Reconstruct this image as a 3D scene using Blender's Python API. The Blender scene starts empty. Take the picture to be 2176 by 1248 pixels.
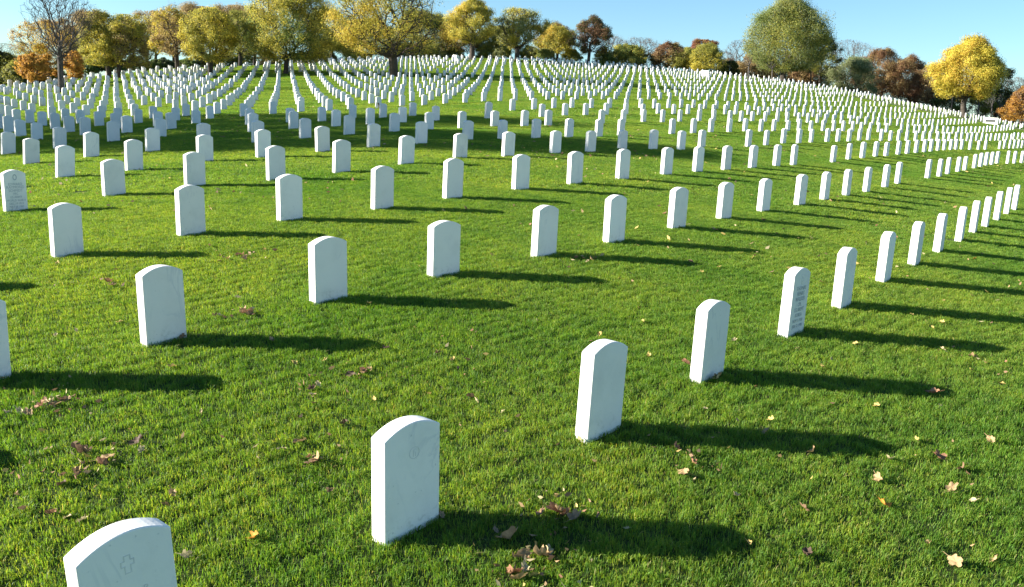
import bpy, bmesh, math, random
import numpy as np
from mathutils import Vector, Matrix, Euler

random.seed(7)
rng = np.random.default_rng(7)
R = math.radians
S = bpy.context.scene
COL = S.collection

# ------------------------------------------------------------------ camera
F_PX, PITCH, ROLL, CAM_H = 1800.3, 0.204329, 0.047020, 2.0481      # focal length for a 2176 px wide picture
cd = bpy.data.cameras.new('camera')
cam = bpy.data.objects.new('camera', cd)
COL.objects.link(cam)
cd.sensor_width = 36.0
cd.lens = F_PX / 2176 * 36.0
cd.clip_start, cd.clip_end = 0.1, 2000
cp, sp, cr, sr = math.cos(PITCH), math.sin(PITCH), math.cos(ROLL), math.sin(ROLL)
RT, DN, FW = Vector((1, 0, 0)), Vector((0, -sp, -cp)), Vector((0, cp, -sp))
XC = cr * RT - sr * DN
YC = -(sr * RT + cr * DN)
m3 = Matrix((XC, YC, -FW)).transposed()
cam.matrix_world = Matrix.Translation((0, 0, CAM_H)) @ m3.to_4x4()
S.camera = cam

# ------------------------------------------------------------------ sky, sun, exposure
SUN_EL, SUN_DIR = R(18.7), R(1.6)                                  # shadows run towards SUN_DIR (from +x)
w = bpy.data.worlds.new('World')
S.world = w
w.use_nodes = True
nt = w.node_tree
bg = nt.nodes['Background']
sky = nt.nodes.new('ShaderNodeTexSky')
sky.sky_type = 'NISHITA'
sky.sun_disc = False
sky.sun_elevation = SUN_EL
to_sun = Vector((-math.cos(SUN_DIR) * math.cos(SUN_EL), -math.sin(SUN_DIR) * math.cos(SUN_EL), math.sin(SUN_EL)))
sky.sun_rotation = math.atan2(to_sun.x, to_sun.y) % (2 * math.pi)
sky.air_density, sky.dust_density, sky.ozone_density = 1.0, 0.1, 2.5
sky.altitude = 200
tint = nt.nodes.new('ShaderNodeMix')                                # the camera's cool white balance
tint.data_type, tint.blend_type = 'RGBA', 'MULTIPLY'
tint.inputs[0].default_value = 1.0
tint.inputs[7].default_value = (0.745, 0.93, 1.03, 1)
nt.links.new(sky.outputs[0], tint.inputs[6])
nt.links.new(tint.outputs[2], bg.inputs['Color'])
bg.inputs['Strength'].default_value = 0.056
ld = bpy.data.lights.new('sun', 'SUN')
ld.energy = 5.0
ld.angle = R(0.5)
ld.color = (1.0, 0.95, 0.86)
sun = bpy.data.objects.new('sun', ld)
COL.objects.link(sun)
sun.rotation_euler = to_sun.to_track_quat('Z', 'Y').to_euler()
S.view_settings.view_transform = 'Standard'
S.view_settings.look = 'None'
S.view_settings.exposure = 1.86
S.view_settings.gamma = 1.0
S.cycles.max_bounces = 6
S.cycles.diffuse_bounces = 3
S.cycles.transmission_bounces = 4
S.cycles.transparent_max_bounces = 6

# ------------------------------------------------------------------ terrain heights (smooth hill)
X0, DX, NX, Y0, DY, NY = -84.0, 12.0, 15, -16.0, 10.0, 17
TC = np.array([float(v) for v in """-7.08 -6.06 -5.02 -3.98 -2.97 -2.07 -1.44 -1.25 -1.57 -2.28 -3.19 -4.21 -5.27 -6.34 -7.41 -6.52 -5.54 -4.56 -3.57 -2.57 -1.58 -0.72 -0.38 -0.92 -1.77 -2.74 -3.76 -4.80 -5.85 -6.90 -5.93 -5.00 -4.07 -3.14 -2.19 -1.18 -0.06 0.65 -0.35 -1.32 -2.29 -3.29 -4.31 -5.34 -6.38 -5.28 -4.40 -3.52 -2.64 -1.76 -0.86 0.32 1.38 0.13 -0.80 -1.77 -2.78 -3.79 -4.80 -5.82 -4.56 -3.72 -2.87 -2.01 -1.09 -0.06 1.10 1.78 0.95 -0.09 -1.16 -2.19 -3.20 -4.20 -5.20 -3.73 -2.93 -2.12 -1.28 -0.38 0.58 1.48 2.24 1.89 0.64 -0.49 -1.52 -2.53 -3.51 -4.50 -2.80 -2.03 -1.26 -0.46 0.37 1.26 2.17 2.89 2.63 1.48 0.32 -0.74 -1.75 -2.72 -3.70 -1.76 -1.03 -0.29 0.46 1.24 2.06 2.87 3.45 3.33 2.38 1.20 0.14 -0.86 -1.83 -2.78 -0.60 0.09 0.78 1.49 2.23 3.00 3.69 4.12 4.00 3.19 2.10 1.11 0.13 -0.81 -1.75 0.65 1.30 1.96 2.62 3.31 4.01 4.59 4.92 4.82 4.21 3.21 2.17 1.22 0.31 -0.59 1.99 2.61 3.23 3.85 4.48 5.09 5.58 5.83 5.73 5.21 4.31 3.31 2.42 1.55 0.69 3.39 3.98 4.57 5.16 5.73 6.27 6.68 6.86 6.73 6.27 5.50 4.61 3.75 2.91 2.07 4.83 5.40 5.96 6.51 7.03 7.50 7.84 7.98 7.85 7.43 6.78 5.99 5.16 4.34 3.53 6.30 6.83 7.36 7.87 8.35 8.75 9.03 9.14 9.01 8.64 8.07 7.36 6.60 5.81 5.03 7.77 8.27 8.77 9.24 9.66 10.01 10.24 10.30 10.18 9.85 9.35 8.73 8.02 7.29 6.54 9.23 9.71 10.17 10.60 10.98 11.27 11.45 11.49 11.37 11.08 10.64 10.08 9.44 8.75 8.04 10.69 11.14 11.56 11.95 12.29 12.53 12.67 12.69 12.57 12.31 11.92 11.42 10.84 10.20 9.53""".split()]).reshape(NY, NX)


def spline(x, y):
    gx = np.clip((x - X0) / DX, 1, NX - 2.0001)
    gy = np.clip((y - Y0) / DY, 1, NY - 2.0001)
    ix, iy = gx.astype(int), gy.astype(int)

    def b(u):
        return [(1 - u) ** 3 / 6, (3 * u ** 3 - 6 * u ** 2 + 4) / 6, (-3 * u ** 3 + 3 * u ** 2 + 3 * u + 1) / 6, u ** 3 / 6]
    bx, by = b(gx - ix), b(gy - iy)
    z = 0
    for i in range(4):
        for j in range(4):
            z = z + bx[i] * by[j] * TC[iy - 1 + j, ix - 1 + i]
    return z


# the crest: where the hill turns over, as bearing -> distance
CR_A = np.array([-75, -45, -29, -26, -22, -17, -12, -8, -3, 2, 6, 11, 15, 17.5, 20, 24, 26.5, 29, 34, 45, 75])
CR_R = np.array([80, 80, 83, 90, 98, 100, 107, 113, 119, 122, 121, 121, 122, 121, 117, 110, 106, 103, 95, 90, 90.])


def ground_z(x, y):
    x = np.asarray(x, float)
    y = np.asarray(y, float)
    rr = np.hypot(x, y) + 1e-6
    az = np.degrees(np.arctan2(x, np.maximum(y, 0.01)))
    rc = np.interp(az, CR_A, CR_R)
    k = np.minimum(1.0, rc / rr)
    zc = spline(x * k, y * k)
    g = (zc - spline(x * k * 0.96, y * k * 0.96)) / (rc * 0.04)
    d = np.maximum(0.0, rr - rc)
    L = 5.0
    # slope eases from g to -0.02 over L metres
    add = np.where(d < L, g * d - (g + 0.02) * d * d / (2 * L), g * L - (g + 0.02) * L / 2 - 0.02 * (d - L))
    add = np.where(d > 0, add, 0.0)
    return zc + add


def gz(x, y):
    return float(ground_z(np.array([x]), np.array([y]))[0])


def ray(px, py):
    a, b = (px - 1088) / F_PX, (py - 624) / F_PX
    u, v = a * cr + b * sr, -a * sr + b * cr
    d = RT * u + DN * v + FW
    return d / d.y


def at(px, py, depth):
    d = ray(px, py)
    return Vector((d.x * depth, depth, CAM_H + d.z * depth))


def ground_at(px, py, far=170):
    d = ray(px, py)
    t = np.concatenate([np.linspace(1, 20, 1500), np.linspace(20, far, 3000)])
    g = CAM_H + d.z * t - ground_z(d.x * t, t)
    k = np.where(g < 0)[0]
    if len(k) == 0:
        return None
    k = k[0]
    t0 = t[k - 1] + (t[k] - t[k - 1]) * g[k - 1] / (g[k - 1] - g[k])
    return Vector((d.x * t0, t0, gz(d.x * t0, t0)))


def to_px(p):
    q = Vector(p) - Vector((0, 0, CAM_H))
    dep = q.dot(FW)
    if dep < 0.1:
        return None
    return 1088 + F_PX * q.dot(XC) / dep, 624 - F_PX * q.dot(YC) / dep, dep


# ------------------------------------------------------------------ helpers
def tag(o, label=None, cat=None, group=None, kind=None):
    if label:
        o['label'] = label
    if cat:
        o['category'] = cat
    if group:
        o['group'] = group
    if kind:
        o['kind'] = kind
    return o


def link(o, parent=None):
    COL.objects.link(o)
    if parent:
        o.parent = parent
    return o


def empty(name, loc, rz=0.0):
    o = bpy.data.objects.new(name, None)
    o.empty_display_size = 0.3
    o.location = loc
    o.rotation_euler = (0, 0, rz)
    return link(o)


def mesh_np(name, verts, faces, mats=(), cols=None, smooth=False):
    """faces: (n,k) int array, all the same size; cols: per-face RGB stored as attribute 'tint'"""
    me = bpy.data.meshes.new(name)
    verts = np.asarray(verts, np.float32)
    faces = np.asarray(faces, np.int32)
    n, k = faces.shape
    me.vertices.add(len(verts))
    me.vertices.foreach_set('co', verts.ravel())
    me.loops.add(n * k)
    me.loops.foreach_set('vertex_index', faces.ravel())
    me.polygons.add(n)
    me.polygons.foreach_set('loop_start', np.arange(0, n * k, k, dtype=np.int32))
    me.polygons.foreach_set('loop_total', np.full(n, k, np.int32))
    if smooth:
        me.polygons.foreach_set('use_smooth', np.ones(n, bool))
    me.update(calc_edges=True)
    if cols is not None:
        a = me.attributes.new('tint', 'FLOAT_COLOR', 'FACE')
        c = np.ones((n, 4), np.float32)
        c[:, :3] = cols
        a.data.foreach_set('color', c.ravel())
    for m in mats:
        me.materials.append(m)
    return me


def obj(name, me, parent=None, loc=None):
    o = bpy.data.objects.new(name, me)
    if loc is not None:
        o.location = loc
    return link(o, parent)


def new_mat(name):
    m = bpy.data.materials.new(name)
    m.use_nodes = True
    t = m.node_tree
    return m, t, t.nodes['Principled BSDF']


def N(t, typ, **kw):
    n = t.nodes.new(typ)
    for k, v in kw.items():
        if k in n.inputs:
            n.inputs[k].default_value = v
        else:
            setattr(n, k, v)
    return n


def ramp(t, fac, stops):
    r = t.nodes.new('ShaderNodeValToRGB')
    e = r.color_ramp.elements
    while len(e) < len(stops):
        e.new(0.5)
    for el, (p, c) in zip(e, stops):
        el.position = p
        el.color = (*c, 1)
    t.links.new(fac, r.inputs[0])
    return r.outputs[0]


def noise(t, vec, scale, detail=4, rough=0.55):
    n = N(t, 'ShaderNodeTexNoise', Scale=scale, Detail=detail, Roughness=rough)
    if vec is not None:
        t.links.new(vec, n.inputs['Vector'])
    return n.outputs['Fac']


def mixc(t, fac, a, b, mode='MIX'):
    n = N(t, 'ShaderNodeMix', data_type='RGBA', blend_type=mode)
    for s, v in ((0, fac), (6, a), (7, b)):
        if hasattr(v, 'links') or hasattr(v, 'is_linked'):
            t.links.new(v, n.inputs[s])
        else:
            n.inputs[s].default_value = v if s == 0 else (*v, 1)
    return n.outputs[2]


# ------------------------------------------------------------------ materials
def mat_soil():
    m, t, b = new_mat('turf_soil')
    g = N(t, 'ShaderNodeNewGeometry').outputs['Position']
    c = ramp(t, noise(t, g, 3.0, 6), [(0.3, (0.02, 0.03, 0.010)), (0.55, (0.035, 0.055, 0.014)), (0.8, (0.055, 0.065, 0.02))])
    t.links.new(c, b.inputs['Base Color'])
    b.inputs['Roughness'].default_value = 0.95
    b.inputs['Specular IOR Level'].default_value = 0.1
    return m


def mat_grass():
    m, t, b = new_mat('grass_blade')
    g = N(t, 'ShaderNodeNewGeometry').outputs['Position']
    a = N(t, 'ShaderNodeAttribute', attribute_name='tint').outputs['Color']
    big = ramp(t, noise(t, g, 0.35, 4, 0.6), [(0.32, (0.62, 0.82, 0.62)), (0.5, (0.95, 0.98, 0.95)), (0.68, (1.26, 1.12, 1.0))])
    mid = ramp(t, noise(t, g, 2.6, 3, 0.6), [(0.3, (0.66, 0.76, 0.72)), (0.48, (1.0, 1.0, 1.0)), (0.72, (1.22, 1.13, 1.0))])
    fine = ramp(t, noise(t, g, 9.0, 3, 0.6), [(0.3, (0.82, 0.86, 0.82)), (0.5, (1.0, 1.0, 1.0)), (0.7, (1.12, 1.10, 1.05))])
    c = mixc(t, 1.0, a, big, 'MULTIPLY')
    c = mixc(t, 1.0, c, fine, 'MULTIPLY')
    c = mixc(t, 1.0, c, mid, 'MULTIPLY')
    t.links.new(c, b.inputs['Base Color'])
    b.inputs['Roughness'].default_value = 0.5
    b.inputs['Specular IOR Level'].default_value = 0.25
    tr = N(t, 'ShaderNodeBsdfTranslucent')
    c2 = mixc(t, 1.0, c, (1.25, 1.15, 0.5), 'MULTIPLY')
    t.links.new(c2, tr.inputs['Color'])
    mx = N(t, 'ShaderNodeMixShader')
    mx.inputs[0].default_value = 0.52
    t.links.new(b.outputs[0], mx.inputs[1])
    t.links.new(tr.outputs[0], mx.inputs[2])
    t.links.new(mx.outputs[0], t.nodes['Material Output'].inputs['Surface'])
    return m


def mat_leaf(name, trans=0.35, rough=0.6):
    m, t, b = new_mat(name)
    a = N(t, 'ShaderNodeAttribute', attribute_name='tint').outputs['Color']
    t.links.new(a, b.inputs['Base Color'])
    b.inputs['Roughness'].default_value = rough
    b.inputs['Specular IOR Level'].default_value = 0.2
    tr = N(t, 'ShaderNodeBsdfTranslucent')
    t.links.new(a, tr.inputs['Color'])
    mx = N(t, 'ShaderNodeMixShader')
    mx.inputs[0].default_value = trans
    t.links.new(b.outputs[0], mx.inputs[1])
    t.links.new(tr.outputs[0], mx.inputs[2])
    t.links.new(mx.outputs[0], t.nodes['Material Output'].inputs['Surface'])
    return m


def mat_bark(name, c0, c1):
    m, t, b = new_mat(name)
    tc = N(t, 'ShaderNodeTexCoord').outputs['Object']
    mp = N(t, 'ShaderNodeMapping')
    mp.inputs['Scale'].default_value = (6, 6, 1.2)
    t.links.new(tc, mp.inputs['Vector'])
    f = noise(t, mp.outputs[0], 3.0, 6, 0.7)
    t.links.new(ramp(t, f, [(0.35, c0), (0.7, c1)]), b.inputs['Base Color'])
    bp = N(t, 'ShaderNodeBump', Strength=0.6, Distance=0.03)
    t.links.new(f, bp.inputs['Height'])
    t.links.new(bp.outputs[0], b.inputs['Normal'])
    b.inputs['Roughness'].default_value = 0.9
    b.inputs['Specular IOR Level'].default_value = 0.15
    return m


def mat_marble():
    m, t, b = new_mat('white_marble')
    tc = N(t, 'ShaderNodeTexCoord').outputs['Object']
    oi = N(t, 'ShaderNodeObjectInfo').outputs['Random']
    mul = N(t, 'ShaderNodeMath', operation='MULTIPLY')
    t.links.new(oi, mul.inputs[0])
    mul.inputs[1].default_value = 57.0
    cmb = N(t, 'ShaderNodeCombineXYZ')
    t.links.new(mul.outputs[0], cmb.inputs[0])
    t.links.new(mul.outputs[0], cmb.inputs[1])
    add = N(t, 'ShaderNodeVectorMath', operation='ADD')
    t.links.new(tc, add.inputs[0])
    t.links.new(cmb.outputs[0], add.inputs[1])
    v = add.outputs[0]
    cloud = ramp(t, noise(t, v, 4.0, 5, 0.6), [(0.28, (0.76, 0.74, 0.68)), (0.5, (0.84, 0.815, 0.75)), (0.75, (0.86, 0.835, 0.77))])
    # grey veins: thin band of a distorted noise
    mp = N(t, 'ShaderNodeMapping')
    mp.inputs['Rotation'].default_value = (0, R(38), 0)
    mp.inputs['Scale'].default_value = (1.0, 1.0, 0.35)
    t.links.new(v, mp.inputs['Vector'])
    vn = N(t, 'ShaderNodeTexNoise', Scale=5.0, Detail=5.0, Roughness=0.55, Distortion=0.8)
    t.links.new(mp.outputs[0], vn.inputs['Vector'])
    vein = ramp(t, vn.outputs['Fac'], [(0.48, (0, 0, 0)), (0.505, (1, 1, 1)), (0.53, (0, 0, 0))])
    gate = ramp(t, noise(t, v, 2.2, 2), [(0.50, (0, 0, 0)), (0.66, (0.38, 0.38, 0.38))])
    k = mixc(t, 1.0, vein, gate, 'MULTIPLY')
    c = mixc(t, k, cloud, (0.50, 0.52, 0.54))
    tone = N(t, 'ShaderNodeMapRange')
    t.links.new(oi, tone.inputs[0])
    tone.inputs[3].default_value, tone.inputs[4].default_value = 0.88, 1.03
    c = mixc(t, 1.0, c, tone.outputs[0], 'MULTIPLY')
    # lichen specks and soil splash close to the turf
    sx = N(t, 'ShaderNodeSeparateXYZ')
    t.links.new(tc, sx.inputs[0])
    low = N(t, 'ShaderNodeMapRange')
    t.links.new(sx.outputs[2], low.inputs[0])
    for i, val in ((1, 0.02), (2, 0.12), (3, 1.0), (4, 0.0)):
        low.inputs[i].default_value = val
    spl = ramp(t, noise(t, v, 28, 5, 0.7), [(0.52, (0, 0, 0)), (0.70, (0.5, 0.5, 0.5))])
    k2 = mixc(t, 1.0, spl, low.outputs[0], 'MULTIPLY')
    c = mixc(t, k2, c, (0.33, 0.33, 0.24))
    sp2 = ramp(t, noise(t, v, 40, 2, 0.5), [(0.70, (0, 0, 0)), (0.76, (0.45, 0.45, 0.45))])
    c = mixc(t, sp2, c, (0.36, 0.37, 0.36))
    t.links.new(c, b.inputs['Base Color'])
    bp = N(t, 'ShaderNodeBump', Strength=0.15, Distance=0.004)
    t.links.new(noise(t, v, 60, 4), bp.inputs['Height'])
    t.links.new(bp.outputs[0], b.inputs['Normal'])
    b.inputs['Roughness'].default_value = 0.7
    b.inputs['Specular IOR Level'].default_value = 0.3
    return m


def mat_plain(name, c, rough=0.8):
    m, t, b = new_mat(name)
    g = N(t, 'ShaderNodeTexCoord').outputs['Object']
    f = noise(t, g, 9.0, 4)
    t.links.new(ramp(t, f, [(0.3, tuple(v * 0.82 for v in c)), (0.7, tuple(min(1, v * 1.12) for v in c))]), b.inputs['Base Color'])
    b.inputs['Roughness'].default_value = rough
    b.inputs['Specular IOR Level'].default_value = 0.2
    return m


M_SOIL, M_GRASS, M_MARBLE = mat_soil(), mat_grass(), mat_marble()
M_LEAF = mat_leaf('tree_leaf', 0.5)
M_LITTER = mat_leaf('dry_leaf', 0.2, 0.7)
M_BARK = mat_bark('dark_bark', (0.035, 0.028, 0.022), (0.10, 0.085, 0.07))
M_TWIG = mat_bark('grey_bark', (0.055, 0.047, 0.042), (0.13, 0.115, 0.10))
M_CUT = mat_plain('incised_letter', (0.37, 0.40, 0.42))
M_CARVE = mat_plain('shallow_carving', (0.67, 0.66, 0.62))
M_STONEBLOCK = mat_plain('pale_stone', (0.78, 0.76, 0.66))
M_PATH = mat_plain('worn_gravel', (0.16, 0.15, 0.12))
M_PANEL = mat_plain('grey_panel', (0.07, 0.075, 0.07))
# ------------------------------------------------------------------ the ground: one sheet to beyond the crest
def build_ground():
    xs = np.concatenate([np.linspace(-420, -110, 14), np.arange(-100, 100.1, 2.0), np.linspace(110, 420, 14)])
    ys = np.concatenate([np.linspace(-60, -8, 6), np.arange(-6, 170.1, 2.0), np.linspace(180, 520, 12)])
    gx, gy = np.meshgrid(xs, ys)
    z = ground_z(gx.ravel(), gy.ravel()) - 0.004
    v = np.column_stack([gx.ravel(), gy.ravel(), z])
    nx, ny = len(xs), len(ys)
    i = np.arange(nx - 1)[None, :] + nx * np.arange(ny - 1)[:, None]
    i = i.ravel()
    f = np.column_stack([i, i + 1, i + nx + 1, i + nx])
    o = obj('ground', mesh_np('ground', v, f, [M_SOIL], smooth=True))
    tag(o, kind='structure')


build_ground()


# ------------------------------------------------------------------ lawn: patches of real blades spread over the ground
def blade_patch(name, size, n, hmin, hmax, wid, seed):
    r = np.random.default_rng(seed)
    nc = max(4, n // 9)                                              # blades grow in small tufts
    cx, cy = r.uniform(-size / 2, size / 2, (2, nc))
    k = r.integers(0, nc, n)
    x = cx[k] + r.normal(0, 0.018 * (1 + size), n)
    y = cy[k] + r.normal(0, 0.018 * (1 + size), n)
    # thin spots between the tufts
    ph = r.uniform(0, 6.28, 6)
    kx, ky = 2 * np.pi / size * r.integers(1, 3 + int(2 * size), 6), 2 * np.pi / size * r.integers(1, 3 + int(2 * size), 6)
    fld = sum(np.sin(kx[i] * x + ph[i]) * np.sin(ky[i] * y + ph[5 - i]) for i in range(6)) / 1.6
    far_ = (fld < -0.15) & (r.uniform(0, 1, n) < 0.75)
    x = np.where(far_, r.uniform(-size / 2, size / 2, n), x)
    y = np.where(far_, r.uniform(-size / 2, size / 2, n), y)
    grow_ = np.clip(1.0 + 0.16 * fld, 0.7, 1.3)
    x = (x + size / 2) % size - size / 2
    y = (y + size / 2) % size - size / 2
    tall = r.uniform(0.75, 1.2, nc)[k]
    h = r.uniform(hmin, hmax, n) * tall * grow_
    wd = wid * r.uniform(0.7, 1.3, n)
    a = r.uniform(0, 2 * np.pi, n)                                   # facing
    la = r.uniform(0, 2 * np.pi, n)                                  # lean
    ll = np.abs(r.normal(0, 0.95, n)) * h
    ux, uy = np.cos(a) * wd / 2, np.sin(a) * wd / 2
    lx, ly = np.cos(la) * ll, np.sin(la) * ll
    zz = 0.004 * np.clip(fld, -1.2, 1.2) * min(1.0, size)
    P = np.stack([
        np.stack([x - ux, y - uy, zz - 0.02], 1), np.stack([x + ux, y + uy, zz - 0.02], 1),
        np.stack([x + ux * .8 + lx * .35, y + uy * .8 + ly * .35, zz + h * .6], 1), np.stack([x - ux * .8 + lx * .35, y - uy * .8 + ly * .35, zz + h * .6], 1),
        np.stack([x + ux * .1 + lx, y + uy * .1 + ly, zz + h * (1 - 0.25 * np.minimum(1, ll / h))], 1), np.stack([x - ux * .1 + lx, y - uy * .1 + ly, zz + h * (1 - 0.25 * np.minimum(1, ll / h))], 1)], 1)
    b = np.arange(n)[:, None] * 6
    F = np.concatenate([b + np.array([[0, 1, 2, 3]]), b + np.array([[3, 2, 4, 5]])], 0)
    base = np.array([[0.150, 0.278, 0.036], [0.222, 0.314, 0.042], [0.108, 0.224, 0.032], [0.275, 0.330, 0.060], [0.42, 0.38, 0.16]])
    pick = r.choice(5, n, p=[0.38, 0.28, 0.22, 0.10, 0.02])
    c = base[pick] * r.uniform(0.8, 1.2, (n, 1))
    me = mesh_np(name, P.reshape(-1, 3), F, [M_GRASS], np.concatenate([c, c], 0))
    return bpy.data.objects.new(name, me)


def build_lawn():
    near = [blade_patch('lawn_patch', 0.5, 4800, 0.010, 0.029, 0.0027, 20 + i) for i in range(8)]
    midp = [blade_patch('lawn_patch', 1.0, 6000, 0.012, 0.030, 0.0052, 40 + i) for i in range(8)]
    far = [blade_patch('lawn_patch', 2.5, 8500, 0.016, 0.036, 0.013, 60 + i) for i in range(8)]
    pts, rot, kind = [], [], []

    def spread(size, r0, r1, k):
        n = int(r1 / size) + 3
        gx, gy = np.meshgrid(np.arange(-n, n + 1) * size, np.arange(-3, n + 1) * size)
        x, y = gx.ravel(), gy.ravel()
        d = np.hypot(x, y)
        az = np.abs(np.degrees(np.arctan2(x, y + 2.5)))
        ok = (d >= r0) & (d < r1) & (az < 36) & (y > 0.3)
        x, y = x[ok], y[ok]
        z = ground_z(x, y)
        e = 0.25
        sx = (ground_z(x + e, y) - ground_z(x - e, y)) / (2 * e)
        sy = (ground_z(x, y + e) - ground_z(x, y - e)) / (2 * e)
        for i in range(len(x)):
            nrm = Vector((-sx[i], -sy[i], 1)).normalized()
            q = nrm.to_track_quat('Z', 'Y').to_matrix().to_4x4()
            q = Vector((0, 0, 1)).rotation_difference(nrm).to_matrix() @ Matrix.Rotation(random.randrange(4) * math.pi / 2, 3, 'Z')
            rot.append(q.to_euler())
            pts.append((x[i], y[i], z[i]))
            kind.append(k)
    spread(0.5, 0, 14, 0)
    spread(1.0, 13.5, 36, 1)
    spread(2.5, 35, 132, 2)
    me = bpy.data.meshes.new('grass')
    me.from_pydata(pts, [], [])
    a = me.attributes.new('turn', 'FLOAT_VECTOR', 'POINT')
    a.data.foreach_set('vector', np.array([list(e) for e in rot], np.float32).ravel())
    a = me.attributes.new('band', 'INT', 'POINT')
    a.data.foreach_set('value', np.array(kind, np.int32))
    a = me.attributes.new('pick', 'INT', 'POINT')
    a.data.foreach_set('value', rng.integers(0, 8, len(pts)).astype(np.int32))
    o = obj('grass', me)
    tag(o, 'short sunlit green lawn grass with scattered straw blades', 'grass', kind='stuff')
    ng = bpy.data.node_groups.new('lawn', 'GeometryNodeTree')
    ng.interface.new_socket(name='Geometry', in_out='INPUT', socket_type='NodeSocketGeometry')
    ng.interface.new_socket(name='Geometry', in_out='OUTPUT', socket_type='NodeSocketGeometry')
    nn, ln = ng.nodes, ng.links
    gi, go = nn.new('NodeGroupInput'), nn.new('NodeGroupOutput')

    def attr(name, typ):
        n = nn.new('GeometryNodeInputNamedAttribute')
        n.data_type = typ
        n.inputs['Name'].default_value = name
        return n.outputs['Attribute']
    e2r = nn.new('FunctionNodeEulerToRotation')
    ln.new(attr('turn', 'FLOAT_VECTOR'), e2r.inputs[0])
    out = nn.new('GeometryNodeJoinGeometry')
    for k, objs in enumerate((near, midp, far)):
        j = nn.new('GeometryNodeJoinGeometry')
        for p in objs:
            oi = nn.new('GeometryNodeObjectInfo')
            oi.inputs['Object'].default_value = p
            oi.inputs['As Instance'].default_value = True
            ln.new(oi.outputs['Geometry'], j.inputs[0])
        cmp_ = nn.new('FunctionNodeCompare')
        cmp_.data_type = 'INT'
        cmp_.operation = 'EQUAL'
        ln.new(attr('band', 'INT'), cmp_.inputs[2])
        cmp_.inputs[3].default_value = k
        ip = nn.new('GeometryNodeInstanceOnPoints')
        ln.new(gi.outputs[0], ip.inputs['Points'])
        ln.new(cmp_.outputs[0], ip.inputs['Selection'])
        ln.new(j.outputs[0], ip.inputs['Instance'])
        ip.inputs['Pick Instance'].default_value = True
        ln.new(attr('pick', 'INT'), ip.inputs['Instance Index'])
        ln.new(e2r.outputs[0], ip.inputs['Rotation'])
        ln.new(ip.outputs[0], out.inputs[0])
    ln.new(out.outputs[0], go.inputs[0])
    md = o.modifiers.new('lawn', 'NODES')
    md.node_group = ng


build_lawn()
# ------------------------------------------------------------------ headstones
TH, ST_H, COL_S, ROW_D, ST_W, ST_T, ARC = 0.895353, 0.51607, 1.45622, 3.09597, 0.31065, 0.0874, 0.047
U = np.array([math.cos(TH), math.sin(TH)])
V = np.array([-math.sin(TH), math.cos(TH)])
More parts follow.
